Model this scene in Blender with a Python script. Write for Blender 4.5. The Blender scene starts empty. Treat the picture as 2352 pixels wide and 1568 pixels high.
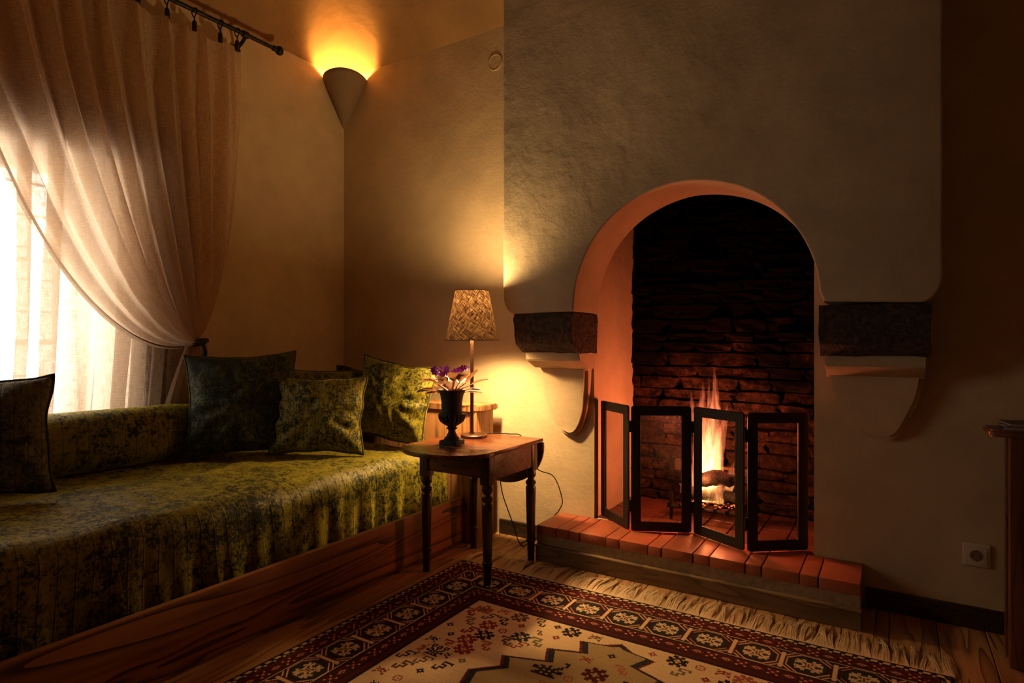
import bpy, bmesh, math, random
import numpy as np
from mathutils import Vector, Matrix, noise as mnoise
random.seed(7); rng = np.random.RandomState(5)
C = bpy.context.scene.collection
sc = bpy.context.scene
R = math.radians
# ---------------------------------------------------------------- camera
cd = bpy.data.cameras.new('camera'); cam = bpy.data.objects.new('camera', cd); C.objects.link(cam)
cam.location = (0, 0, 1.0); cam.rotation_euler = (R(90), 0, R(32.2))
cd.sensor_width = 36; cd.lens = 21.25; cd.clip_start = .05
sc.camera = cam
# ---------------------------------------------------------------- light
w = bpy.data.worlds.new('sky'); sc.world = w; w.use_nodes = True
bg = w.node_tree.nodes['Background']; bg.inputs[0].default_value = (1, .96, .89, 1); bg.inputs[1].default_value = 14.0
sc.view_settings.view_transform = 'Standard'; sc.view_settings.look = 'None'
sc.view_settings.exposure = 0.12; sc.view_settings.gamma = 1; sc.view_settings.use_curve_mapping = False
sc.cycles.max_bounces = 10; sc.cycles.transparent_max_bounces = 24; sc.cycles.diffuse_bounces = 4
sc.cycles.use_denoising = True; sc.cycles.sample_clamp_indirect = 4.0
LAMP_W, FIRE_W, SCONCE_W = 60, 11, 38

def light(name, kind, loc, energy, color, **kw):
    l = bpy.data.lights.new(name, kind); l.energy = energy; l.color = color
    for k, v in kw.items(): setattr(l, k, v)
    o = bpy.data.objects.new(name, l); C.objects.link(o); o.location = loc
    return o
pl = light('daylight_portal', 'AREA', (-3.24, .62, 1.18), 1, (1, 1, 1), shape='RECTANGLE', size=1.25, size_y=1.35)
pl.rotation_euler = (0, R(-90), 0); pl.data.cycles.is_portal = True

# ---------------------------------------------------------------- materials
class NT:
    def __init__(s, name):
        s.m = bpy.data.materials.new(name); s.m.use_nodes = True; s.t = s.m.node_tree; s.t.nodes.clear()
        s.out = s.n('ShaderNodeOutputMaterial')
    def n(s, typ, **kw):
        o = s.t.nodes.new(typ)
        for k, v in kw.items(): setattr(o, k, v)
        return o
    def l(s, a, b): s.t.links.new(a, b)
    def set(s, inp, v):
        if isinstance(v, bpy.types.NodeSocket): s.l(v, inp)
        elif isinstance(v, tuple) and len(v) == 3 and inp.type == 'RGBA': inp.default_value = (*v, 1)
        else: inp.default_value = v
    def coord(s, kind='Object', scale=(1, 1, 1), rot=(0, 0, 0)):
        tc = s.n('ShaderNodeTexCoord'); mp = s.n('ShaderNodeMapping')
        mp.inputs['Scale'].default_value = scale; mp.inputs['Rotation'].default_value = rot
        s.l(tc.outputs[kind], mp.inputs['Vector']); return mp.outputs[0]
    def noise(s, vec, scale, detail=3, rough=.5, dist=0):
        o = s.n('ShaderNodeTexNoise'); s.l(vec, o.inputs['Vector']); o.inputs['Scale'].default_value = scale
        o.inputs['Detail'].default_value = detail; o.inputs['Roughness'].default_value = rough; o.inputs['Distortion'].default_value = dist
        return o.outputs['Fac']
    def ramp(s, fac, stops):
        o = s.n('ShaderNodeValToRGB'); s.l(fac, o.inputs[0]); e = o.color_ramp.elements
        while len(e) < len(stops): e.new(.5)
        for i, (p, c) in enumerate(stops):
            e[i].position = p; c = (c, c, c) if not isinstance(c, tuple) else c; e[i].color = (*c[:3], 1)
        return o.outputs[0]
    def math(s, op, a, b=None, c=None):
        o = s.n('ShaderNodeMath', operation=op)
        for i, v in enumerate((a, b, c)):
            if v is not None: s.set(o.inputs[i], v)
        return o.outputs[0]
    def mix(s, f, a, b, mode='MIX'):
        o = s.n('ShaderNodeMix', data_type='RGBA', blend_type=mode)
        s.set(o.inputs[0], f); s.set(o.inputs[6], a); s.set(o.inputs[7], b); return o.outputs[2]
    def bump(s, h, strength=.3, dist=.01, prev=None):
        o = s.n('ShaderNodeBump'); s.l(h, o.inputs['Height']); o.inputs['Strength'].default_value = strength
        o.inputs['Distance'].default_value = dist
        if prev: s.l(prev, o.inputs['Normal'])
        return o.outputs[0]
    def bsdf(s, color, rough=.6, normal=None, **kw):
        o = s.n('ShaderNodeBsdfPrincipled'); s.set(o.inputs['Base Color'], color); s.set(o.inputs['Roughness'], rough)
        if normal: s.l(normal, o.inputs['Normal'])
        for k, v in kw.items(): s.set(o.inputs[k.replace('_', ' ')], v)
        return o.outputs[0]
    def done(s, sh): s.l(sh, s.out.inputs['Surface']); return s.m

def plaster(name, col, bumpk=.25, fine=60, coarse=5, var=.12):
    t = NT(name); v = t.coord()
    a = t.noise(v, coarse, 5, .6); b = t.noise(v, fine, 6, .65)
    c = t.mix(t.ramp(a, [(.3, 0.0), (.7, 1.0)]), tuple(x*(1-var) for x in col), tuple(min(1, x*(1+var)) for x in col))
    n1 = t.bump(a, .5, .02); n2 = t.bump(b, bumpk, .004, n1)
    return t.done(t.bsdf(c, .85, n2))
M = {}
M['plaster'] = plaster('cream_plaster', (.54, .41, .25))
M['hood'] = plaster('hood_plaster', (.46, .37, .235), .12)
M['sconce'] = plaster('sconce_plaster', (.22, .15, .085), .15)
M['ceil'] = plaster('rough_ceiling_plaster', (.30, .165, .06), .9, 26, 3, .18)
def wood(name, c0, c1, axis=1, scale=1.0, rough=.45, rings=5):
    t = NT(name)
    s = [9*scale]*3; s[axis] = .8*scale
    v = t.coord('Object', tuple(s))
    a = t.noise(v, 1.0, 2, .5, .6)
    bands = t.math('FRACT', t.math('MULTIPLY', a, float(rings)*1.6))
    s2 = [90*scale]*3; s2[axis] = 3*scale
    g = t.noise(t.coord('Object', tuple(s2)), 1.4, 4, .6)
    f = t.math('ADD', t.math('MULTIPLY', t.math('POWER', bands, 3.0), .8), t.math('MULTIPLY', g, .45))
    c = t.ramp(f, [(.1, c1), (.5, tuple((p+q)/2 for p, q in zip(c0, c1))), (.85, c0)])
    return t.done(t.bsdf(c, t.math('MULTIPLY_ADD', g, .25, rough-.12), t.bump(f, .15, .002)))
M['rail_wood'] = wood('oiled_oak', (.045, .014, .005), (.36, .15, .055), 1, .8, .42)
M['cab_wood'] = wood('warm_oak', (.16, .065, .022), (.47, .22, .085), 2, 1.2, .5)
M['table_wood'] = wood('mahogany_stain', (.05, .012, .004), (.16, .042, .013), 0, 1, .27)
M['leg_wood'] = wood('dark_turned_wood', (.018, .006, .003), (.05, .015, .006), 2, 1, .3)
M['floor_wood'] = wood('floor_oak', (.16, .07, .026), (.50, .27, .11), 1, .9, .45)
M['trim_wood'] = wood('dark_trim', (.018, .010, .006), (.05, .027, .014), 0, 1, .5)
M['desk_wood'] = wood('reddish_desk_wood', (.09, .03, .012), (.2, .075, .03), 2, 1, .3)
M['step_wood'] = wood('hearth_board', (.13, .075, .035), (.24, .15, .075), 0, 1, .5)

def velvet(name, dark, gold, seam=.042, spots=1.0, thr=.5, gain=1.0):
    t = NT(name); uv = t.n('ShaderNodeTexCoord').outputs['UV']; ob = t.coord()
    sep = t.n('ShaderNodeSeparateXYZ'); t.l(uv, sep.inputs[0])
    f = t.math('FRACT', t.math('DIVIDE', sep.outputs[0], seam))
    d = t.math('ABSOLUTE', t.math('SUBTRACT', f, .5))
    groove = t.math('SMOOTH_MIN', t.math('MULTIPLY', d, 13.0), 1.0, .3)
    big = t.noise(ob, 4*spots, 3, .6, .5); mid = t.noise(ob, 32*spots, 5, .72, .4); fine = t.noise(ob, 95*spots, 3, .7)
    s = t.math('ADD', t.math('MULTIPLY', big, .6), t.math('ADD', t.math('MULTIPLY', mid, .95), t.math('MULTIPLY', fine, .8)))
    mask = t.ramp(t.math('MULTIPLY', s, .42), [(thr-.055, 0.0), (thr, .7), (thr+.05, 1.0)])
    c = t.mix(mask, dark, gold)
    c = t.mix(t.ramp(groove, [(.0, 0.0), (.5, 1.0)]), tuple(x*.4 for x in dark), c)
    nrm = t.bump(groove, .35, .003); nrm = t.bump(mid, .35, .012, nrm)
    sh = t.bsdf(c, t.ramp(mask, [(0, .65), (1, .42)]), nrm, Sheen_Weight=t.ramp(mask, [(0, .12*gain), (1, gain)]), Sheen_Roughness=.32,
                Sheen_Tint=(.95, .78, .10, 1), Specular_IOR_Level=.22)
    return t.done(sh)
M['velvet'] = velvet('crushed_green_velvet', (.009, .013, .003), (.185, .158, .014), .044)
M['velvet_b'] = velvet('crushed_green_velvet_small', (.010, .014, .003), (.20, .17, .014), .034, 1.3)
M['velvet_d'] = velvet('deep_green_velvet', (.007, .012, .003), (.065, .070, .012), .03, 1.3, .53, .4)
M['velvet_g'] = velvet('grey_green_velvet', (.05, .05, .036), (.17, .16, .11), .034, 1.0, .5, .35)
M['pipe_v'] = velvet('velvet_piping', (.02, .025, .008), (.07, .065, .012), 5)

def linen(name, col, trans, transp, ws=1.0):
    t = NT(name); uv = t.n('ShaderNodeTexCoord').outputs['UV']
    mp = t.n('ShaderNodeMapping'); t.l(uv, mp.inputs[0]); mp.inputs['Scale'].default_value = (420*ws, 22*ws, 1)
    mp2 = t.n('ShaderNodeMapping'); t.l(uv, mp2.inputs[0]); mp2.inputs['Scale'].default_value = (22*ws, 420*ws, 1)
    a = t.noise(mp.outputs[0], 1, 3, .6); b = t.noise(mp2.outputs[0], 1, 3, .6)
    f = t.math('MULTIPLY', t.math('ADD', a, b), .5)
    c = t.ramp(f, [(.36, tuple(x*.66 for x in col)), (.62, col)])
    nrm = t.bump(f, .3, .002)
    df = t.n('ShaderNodeBsdfDiffuse'); t.set(df.inputs[0], c); t.l(nrm, df.inputs['Normal'])
    tr = t.n('ShaderNodeBsdfTranslucent'); t.set(tr.inputs[0], c)
    m1 = t.n('ShaderNodeMixShader'); m1.inputs[0].default_value = trans; t.l(df.outputs[0], m1.inputs[1]); t.l(tr.outputs[0], m1.inputs[2])
    tp = t.n('ShaderNodeBsdfTransparent')
    m2 = t.n('ShaderNodeMixShader'); t.l(t.ramp(f, [(.38, min(1, transp*2.2)), (.6, transp*.4)]), m2.inputs[0])
    t.l(m1.outputs[0], m2.inputs[1]); t.l(tp.outputs[0], m2.inputs[2])
    return t.done(m2.outputs[0])
M['linen'] = linen('linen_curtain', (.90, .73, .55), .64, .12)
M['sheer'] = linen('sheer_linen', (.8, .66, .52), .65, .2)
M['hem'] = linen('linen_hem', (.16, .11, .08), .15, .0)

def simple(name, col, rough=.5, metal=0.0, nscale=0, nstr=.2, var=.0, dist=.003):
    t = NT(name)
    if nscale:
        v = t.coord(); a = t.noise(v, nscale, 5, .65)
        c = t.mix(t.ramp(a, [(.3, 0.0), (.7, 1.0)]), tuple(x*(1-var) for x in col), tuple(x*(1+var) for x in col)) if var else col
        return t.done(t.bsdf(c, rough, t.bump(a, nstr, dist), Metallic=metal))
    return t.done(t.bsdf(col, rough, Metallic=metal))
M['black_iron'] = simple('black_hammered_iron', (.022, .018, .014), .45, .6, 160, .5, .4)
M['rod'] = simple('black_rod_iron', (.012, .01, .008), .5, .5, 80, .2, .3)
M['bronze'] = simple('aged_bronze', (.12, .06, .035), .38, .8, 60, .2, .4)
M['urn'] = simple('black_cast_urn', (.008, .0055, .004), .75, .0, 90, .5, .4)
M['cable'] = simple('black_cable', (.012, .01, .008), .5)
M['white_plastic'] = simple('ivory_plastic', (.62, .52, .38), .35)
M['dark_hole'] = simple('dark_plastic', (.03, .02, .015), .6)
M['basalt'] = simple('dark_corbel_stone', (.055, .037, .024), .95, 0, 45, 1.0, .75, .02)
M['soot'] = simple('black_soot', (.012, .009, .008), .95, 0, 20, .8, .6, .02)
M['paint'] = simple('white_window_paint', (.6, .57, .52), .5)
M['char'] = simple('charred_log', (.022, .013, .009), .9, 0, 40, 1.0, .8, .015)
M['paper'] = simple('magazine_paper', (.5, .42, .32), .6, 0, 12, .1, .2)
M['paper2'] = simple('magazine_cover', (.12, .1, .085), .45, 0, 9, .1, .6)
M['mortar'] = simple('brown_mortar', (.32, .23, .13), .95, 0, 50, .5, .3)
M['soil'] = simple('potting_soil', (.02, .013, .009), .95, 0, 80, .8, .4)
def tile_mat(name, col):
    t = NT(name); v = t.coord(); oi = t.n('ShaderNodeObjectInfo').outputs['Random']
    a = t.noise(v, 30, 5, .7); b = t.noise(v, 220, 2, .5)
    c = t.mix(t.ramp(a, [(.3, 0.0), (.7, 1.0)]), tuple(x*.75 for x in col), tuple(x*1.15 for x in col))
    c = t.mix(t.math('MULTIPLY', oi, .35), c, tuple(x*.55 for x in col))
    c = t.mix(t.ramp(b, [(.73, 0.0), (.78, .7)]), c, (.5, .35, .22))
    return t.done(t.bsdf(c, t.ramp(a, [(.3, .34), (.7, .5)]), t.bump(a, .25, .003)))
M['tile'] = tile_mat('terracotta_brick', (.38, .10, .045))
M['tile_dark'] = tile_mat('sooty_floor_brick', (.13, .04, .02))
def sooty_brick():
    t = NT('sooty_brick'); v = t.coord('Object'); oi = t.n('ShaderNodeObjectInfo').outputs['Random']
    geo = t.n('ShaderNodeNewGeometry').outputs['Position']; sep = t.n('ShaderNodeSeparateXYZ'); t.l(geo, sep.inputs[0])
    a = t.noise(geo, 28, 6, .75); big = t.noise(geo, 4, 3, .6)
    h = t.math('ADD', t.math('MULTIPLY', sep.outputs[2], .9), t.math('MULTIPLY', big, -1.3))   # soot thickens up the flue
    soot = t.ramp(h, [(-.0, .25), (.22, 1.0)])
    c = t.mix(t.ramp(a, [(.42, 0.0), (.66, 1.0)]), (.012, .007, .005), (.13, .055, .028))
    c = t.mix(t.math('MULTIPLY', oi, .5), c, (.03, .018, .012))
    c = t.mix(soot, c, (.006, .0045, .004))
    return t.done(t.bsdf(c, .9, t.bump(a, .9, .012), Specular_IOR_Level=.06))
M['sooty'] = sooty_brick()
def attr_mat(name, rough=.95):
    t = NT(name); at = t.n('ShaderNodeAttribute'); at.attribute_name = 'Col'
    b = t.noise(t.coord(), 420, 2, .6)
    c = t.mix(t.math('MULTIPLY', b, .3), at.outputs['Color'], (.04, .02, .012), 'MIX')
    return t.done(t.bsdf(c, rough, t.bump(b, .6, .004), Specular_IOR_Level=.05))
M['rug'] = attr_mat('knotted_wool')
M['fringe'] = simple('fringe_cotton', (.80, .60, .35), .9)
def glass_mat():
    t = NT('window_glass'); tp = t.n('ShaderNodeBsdfTransparent'); g = t.n('ShaderNodeBsdfGlossy'); g.inputs['Roughness'].default_value = .02
    m = t.n('ShaderNodeMixShader'); m.inputs[0].default_value = .06; t.l(tp.outputs[0], m.inputs[1]); t.l(g.outputs[0], m.inputs[2])
    return t.done(m.outputs[0])
M['glass'] = glass_mat()
SHADE_A, SHADE_B = (.05, .028, .017), (.78, .70, .58)      # brown outside, white lining
def shade_mat():
    t = NT('woven_lampshade'); uv = t.n('ShaderNodeTexCoord').outputs['UV']
    fs = []
    for ang in (38, -52):
        mp0 = t.n('ShaderNodeMapping'); t.l(uv, mp0.inputs[0]); mp0.inputs['Rotation'].default_value = (0, 0, R(ang))
        mp = t.n('ShaderNodeMapping'); t.l(mp0.outputs[0], mp.inputs[0]); mp.inputs['Scale'].default_value = (330, 22, 1)
        fs.append(t.noise(mp.outputs[0], 1, 3, .6))
    f = t.math('MULTIPLY', t.math('ADD', *fs), .5)
    c = t.ramp(f, [(.41, (.01, .003, .001)), (.50, (.09, .045, .02)), (.60, (.42, .25, .12))])
    df = t.n('ShaderNodeBsdfDiffuse'); t.l(t.mix(t.n('ShaderNodeNewGeometry').outputs['Backfacing'], SHADE_A, SHADE_B), df.inputs[0])
    tr = t.n('ShaderNodeBsdfTranslucent'); t.set(tr.inputs[0], c)
    m = t.n('ShaderNodeMixShader'); m.inputs[0].default_value = .035; t.l(df.outputs[0], m.inputs[1]); t.l(tr.outputs[0], m.inputs[2])
    return t.done(m.outputs[0])
M['shade'] = shade_mat()
def emis(name, col, s):
    t = NT(name); e = t.n('ShaderNodeEmission'); e.inputs[0].default_value = (*col, 1); e.inputs[1].default_value = s
    return t.done(e.outputs[0])
def bulb_mat():
    t = NT('lit_frosted_bulb'); e = t.n('ShaderNodeEmission'); e.inputs[0].default_value = (1, .65, .3, 1); e.inputs[1].default_value = 12
    tp = t.n('ShaderNodeBsdfTransparent'); a = t.n('ShaderNodeAddShader'); t.l(e.outputs[0], a.inputs[0]); t.l(tp.outputs[0], a.inputs[1])
    return t.done(a.outputs[0])
M['bulb'] = bulb_mat()
def leaf_mat():
    t = NT('violet_leaf'); uv = t.n('ShaderNodeTexCoord').outputs['UV']; sep = t.n('ShaderNodeSeparateXYZ'); t.l(uv, sep.inputs[0])
    bf = t.n('ShaderNodeNewGeometry').outputs['Backfacing']
    n = t.noise(t.coord(), 60, 3, .6)
    vein = t.math('FRACT', t.math('ADD', t.math('MULTIPLY', sep.outputs[1], 6.0), t.math('MULTIPLY', t.math('ABSOLUTE', sep.outputs[0]), -3.0)))
    top = t.ramp(vein, [(.0, (.09, .11, .03)), (.25, (.018, .03, .01)), (1, (.02, .032, .012))])
    c = t.mix(bf, top, (.24, .09, .05))
    df = t.bsdf(c, .6, t.bump(n, .4, .003)); tr = t.n('ShaderNodeBsdfTranslucent'); tr.inputs[0].default_value = (.30, .13, .06, 1)
    m = t.n('ShaderNodeMixShader'); m.inputs[0].default_value = .25; t.l(df, m.inputs[1]); t.l(tr.outputs[0], m.inputs[2])
    return t.done(m.outputs[0])
M['leaf'] = leaf_mat()
M['petiole'] = simple('pink_petiole', (.32, .11, .07), .5)
M['petal'] = simple('purple_petal', (.30, .03, .50), .6, 0, 80, .3, .4)
M['pollen'] = simple('yellow_centre', (.7, .45, .05), .6)
def flame_mat():
    t = NT('flame'); v = t.coord('Object', (1, 1, .16)); n = t.noise(v, 75, 4, .65, .9)
    tc = t.n('ShaderNodeTexCoord').outputs['Generated']; sep = t.n('ShaderNodeSeparateXYZ'); t.l(tc, sep.inputs[0])
    h = sep.outputs[2]
    lo = t.ramp(n, [(.40, 0.0), (.60, 1.0)])
    k = t.ramp(h, [(0, 1.0), (.45, .9), (.8, .55), (1, .1)])
    st = t.math('MULTIPLY', t.math('MULTIPLY', t.math('ADD', lo, .06), k), 66.0)
    e = t.n('ShaderNodeEmission'); t.set(e.inputs[0], t.ramp(h, [(0, (1, .40, .10)), (.4, (1, .29, .10)), (1, (1, .17, .07))])); t.l(st, e.inputs[1])
    t.l(e.outputs[0], t.out.inputs['Volume']); t.m.cycles.homogeneous_volume = False
    return t.m
M['flame'] = flame_mat()
M['ember'] = emis('glowing_ember', (1, .16, .03), 1.6)

# ---------------------------------------------------------------- helpers
def link(name, me, mat, parent=None, smooth=False):
    o = bpy.data.objects.new(name, me); C.objects.link(o)
    if mat is not None: me.materials.append(M[mat] if isinstance(mat, str) else mat)
    if smooth: me.polygons.foreach_set('use_smooth', [True]*len(me.polygons))
    if parent is not None: o.parent = parent
    return o
def obj(name, bm, mat, parent=None, smooth=False, auto=None):
    me = bpy.data.meshes.new(name); bm.to_mesh(me); bm.free()
    o = link(name, me, mat, parent, smooth)
    if auto and smooth: me.set_sharp_from_angle(angle=R(auto))
    return o
def tag(o, label, cat, group=None, kind=None):
    o['label'] = label; o['category'] = cat
    if group: o['group'] = group
    if kind: o['kind'] = kind
    return o
def thing(name, label, cat, loc=(0, 0, 0), group=None):
    o = bpy.data.objects.new(name, None); C.objects.link(o); o.location = loc; o.empty_display_size = .05
    bpy.context.view_layer.update()
    return tag(o, label, cat, group)
def struct(o): o['kind'] = 'structure'; return o
def keep(o):
    """shape coordinates are written in world space: cancel the parent's offset"""
    if o.parent is not None:
        p = o.parent; off = Vector(p.location)
        q = p.parent
        if q is not None: return o
        o.data.transform(Matrix.Translation(-off))
    return o
def box(bm, x0, x1, y0, y1, z0, z1, bev=0.0, seg=2):
    r = bmesh.ops.create_cube(bm, size=1); vs = r['verts']
    for v in vs: v.co = Vector(((x0+x1)/2+v.co.x*(x1-x0), (y0+y1)/2+v.co.y*(y1-y0), (z0+z1)/2+v.co.z*(z1-z0)))
    if bev:
        es = list({e for v in vs for e in v.link_edges})
        bmesh.ops.bevel(bm, geom=es, offset=bev, segments=seg, affect='EDGES', profile=.6)
    return vs
def bx(*a, **k): bm = bmesh.new(); box(bm, *a, **k); return bm
def lathe(bm, prof, cx, cy, seg=32, rfun=None, cap=True):
    rings = []
    for i, (r, z) in enumerate(prof):
        ring = []
        for k in range(seg):
            a = 2*math.pi*k/seg; rr = r if rfun is None else rfun(r, z, a, i)
            ring.append(bm.verts.new((cx+rr*math.cos(a), cy+rr*math.sin(a), z)))
        rings.append(ring)
    for A, B in zip(rings, rings[1:]):
        for k in range(seg): bm.faces.new((A[k], A[(k+1) % seg], B[(k+1) % seg], B[k]))
    if cap:
        bm.faces.new(rings[0][::-1]); bm.faces.new(rings[-1])
    return rings
def tube(bm, pts, r, seg=8, cap=True):
    pts = [Vector(p) for p in pts]; rings = []; n = len(pts); up = Vector((0, 0, 1)); prev = None
    for i, p in enumerate(pts):
        d = (pts[min(i+1, n-1)]-pts[max(i-1, 0)]).normalized()
        if prev is None:
            a = d.cross(up)
            if a.length < 1e-3: a = d.cross(Vector((1, 0, 0)))
        else: a = prev-d*prev.dot(d)
        a.normalize(); prev = a.copy(); b = d.cross(a)
        rr = r(i/(n-1)) if callable(r) else r
        rings.append([bm.verts.new(p+(a*math.cos(2*math.pi*k/seg)+b*math.sin(2*math.pi*k/seg))*rr) for k in range(seg)])
    for A, B in zip(rings, rings[1:]):
        for k in range(seg): bm.faces.new((A[k], A[(k+1) % seg], B[(k+1) % seg], B[k]))
    if cap: bm.faces.new(rings[0][::-1]); bm.faces.new(rings[-1])
def catmull(P, n=10):
    P = [Vector(p) for p in P]; P = [P[0]]+P+[P[-1]]; out = []
    for i in range(1, len(P)-2):
        for k in range(n):
            t = k/n; a, b, c, d = P[i-1:i+3]
            out.append(.5*((2*b)+(c-a)*t+(2*a-5*b+4*c-d)*t*t+(3*b-a-3*c+d)*t**3))
    out.append(P[-2]); return out
def prism(bm, poly, a0, a1, axis='Y'):
    def mk(p, a): return {'Y': (p[0], a, p[1]), 'X': (a, p[0], p[1]), 'Z': (p[0], p[1], a)}[axis]
    A = [bm.verts.new(mk(p, a0)) for p in poly]; B = [bm.verts.new(mk(p, a1)) for p in poly]; n = len(poly)
    f1 = bm.faces.new(A); f2 = bm.faces.new(B[::-1])
    for k in range(n): bm.faces.new((A[k], B[k], B[(k+1) % n], A[(k+1) % n]))
    bmesh.ops.recalc_face_normals(bm, faces=bm.faces)
    return A, B
def grid_mesh(name, P, uv=None, closed_u=False):
    """P: (nu, nv, 3) array -> mesh of quads"""
    nu, nv = P.shape[:2]
    me = bpy.data.meshes.new(name)
    idx = np.arange(nu*nv).reshape(nu, nv)
    if closed_u: a = idx; b = np.roll(idx, -1, 0)
    else: a = idx[:-1]; b = idx[1:]
    F = np.stack([a[:, :-1], b[:, :-1], b[:, 1:], a[:, 1:]], -1).reshape(-1, 4)
    me.vertices.add(nu*nv); me.vertices.foreach_set('co', P.reshape(-1).astype(np.float32))
    me.loops.add(F.size); me.loops.foreach_set('vertex_index', F.reshape(-1).astype(np.int32))
    me.polygons.add(len(F)); me.polygons.foreach_set('loop_start', np.arange(0, F.size, 4, dtype=np.int32))
    me.update(calc_edges=True)
    if uv is not None:
        l = me.uv_layers.new(name='UVMap'); l.data.foreach_set('uv', uv.reshape(-1, 2)[F.reshape(-1)].reshape(-1).astype(np.float32))
    me.polygons.foreach_set('use_smooth', [True]*len(F))
    return me
def nz(x, y, z=0): return mnoise.noise(Vector((x, y, z)))
WX, WY, CZ = -2.916, 2.65, 2.645      # left wall plane, fireplace wall plane, ceiling

# ---------------------------------------------------------------- setting
# floor boards: each plank its own piece of the floor
fl = struct(obj('floor', bx(-3.0, 2.0, -1.9, 2.75, -.06, -.012), 'trim_wood'))
for i, x in enumerate(np.arange(-2.95, 1.95, .14)):
    for (y0, y1) in ((-1.85, .35+.9*((i*37) % 5)/5), (.35+.9*((i*37) % 5)/5, 2.66)):
        if x+.14 < -1.9: continue
        p = obj('plank', bx(-.0685, .0685, -(y1-y0)/2+.001, (y1-y0)/2-.001, -.012, 0, bev=.0015, seg=1), 'floor_wood', fl)
        p.location = (x+.07, (y0+y1)/2, random.uniform(-.0008, 0))
# shallow groin vault springing from the wall heads
gxs = np.concatenate([np.linspace(WX-.02, WX+1.3, 90), np.linspace(WX+1.35, 2.05, 40)]); gys = np.concatenate([np.linspace(-1.9, WY-1.35, 40), np.linspace(WY-1.3, WY+.02, 90)])
P = np.zeros((len(gxs), len(gys), 3))
for i, x in enumerate(gxs):
    for j, y in enumerate(gys):
        ds = [max(0, x-WX), max(0, WY-y), max(0, 2.0-x), max(0, y+1.85)]
        d = -math.log(sum(math.exp(-q*40) for q in ds))/40; d = max(0, d)
        t_ = min(1, d/1.2); P[i, j] = (x, y, CZ+.46*(1-(1-t_)**2)+.004*nz(x*6, y*6, 1)+.002*nz(x*25, y*25, 4))
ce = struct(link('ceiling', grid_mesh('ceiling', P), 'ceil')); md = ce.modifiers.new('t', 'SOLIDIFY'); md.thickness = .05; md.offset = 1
struct(obj('trim_1', bx(-3.4, 2.2, -2.05, 2.9, CZ+.52, CZ+.6), 'trim_wood'))
# left wall with deep splayed window opening
GX = -3.216; WZ0, WZ1 = .60, 1.80; OY0, OY1 = -.02, 1.42     # opening at the inner plane
bm = bmesh.new()
prism(bm, [(WX, -2), (WX, OY0), (GX, OY0+.06), (GX, -2)], WZ0, WZ1, 'Z')
prism(bm, [(WX, OY1), (WX, 2.75), (GX, 2.75), (GX, OY1-.16)], WZ0, WZ1, 'Z')
box(bm, GX, WX, -2, 2.75, -.1, WZ0); box(bm, GX, WX, -2, 2.75, WZ1, CZ+.55)
struct(obj('wall_left', bm, 'plaster'))
# window in the opening
win = struct(obj('window_1', bx(GX-.03, GX+.03, OY0+.03, OY1-.14, WZ0, WZ0+.05), 'paint'))
fr = bmesh.new(); y0, y1 = OY0+.04, OY1-.16
for a, b in ((y0, y0+.045), (y1-.045, y1), ((y0+y1)/2-.03, (y0+y1)/2+.03)): box(fr, GX-.025, GX+.025, a, b, WZ0+.05, WZ1)
box(fr, GX-.025, GX+.025, y0, y1, WZ1-.05, WZ1)
obj('window_frame', fr, 'paint', win)
for zc in (1.0, 1.36):
    for (a, b) in ((y0+.045, (y0+y1)/2-.03), ((y0+y1)/2+.03, y1-.045)):
        obj('glazing_bar', bx(GX-.012, GX+.012, a, b, zc-.009, zc+.009), 'paint', win)
for (za, zb) in ((WZ0+.05, .991), (1.009, 1.351), (1.369, WZ1-.05)):
    for (a, b) in ((y0+.045, (y0+y1)/2-.03), ((y0+y1)/2+.03, y1-.045)):
        obj('pane', bx(GX-.002, GX+.002, a, b, za, zb), 'glass', win)
for yy in np.arange(y0+.08, y1, .15):
    bm = bmesh.new(); tube(bm, [(GX-.09, yy, WZ0), (GX-.09, yy, WZ1)], .006, 6); obj('grille_bar', bm, 'rod', win)
for zz in np.arange(WZ0+.1, WZ1, .145):
    bm = bmesh.new(); tube(bm, [(GX-.09, y0, zz), (GX-.09, y1, zz)], .006, 6); obj('grille_bar', bm, 'rod', win)
# fireplace wall around the firebox mouth
FX0, FX1, FT, FB = -1.205, -.262, 1.76, 3.17
bm = bmesh.new()
box(bm, -3.3, FX0, WY, WY+.12, -.1, CZ+.55); box(bm, FX1, 2.1, WY, WY+.12, -.1, CZ+.55)
box(bm, FX0, FX1, WY, WY+.12, FT, CZ+.55); box(bm, FX0, FX1, WY, WY+.12, -.1, .07)
struct(obj('wall_back', bm, 'plaster'))
struct(obj('wall_right', bx(2.0, 2.1, -2, 2.8, -.1, CZ+.55), 'plaster'))
struct(obj('wall_front', bx(-3.3, 2.1, -1.95, -1.85, -.1, CZ+.55), 'plaster'))
struct(obj('baseboard_left', bx(-1.739, -1.386, WY-.016, WY, 0, .075, bev=.003), 'trim_wood'))
struct(obj('baseboard_right', bx(-.085, 1.99, WY-.016, WY, 0, .075, bev=.003), 'trim_wood'))

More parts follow.
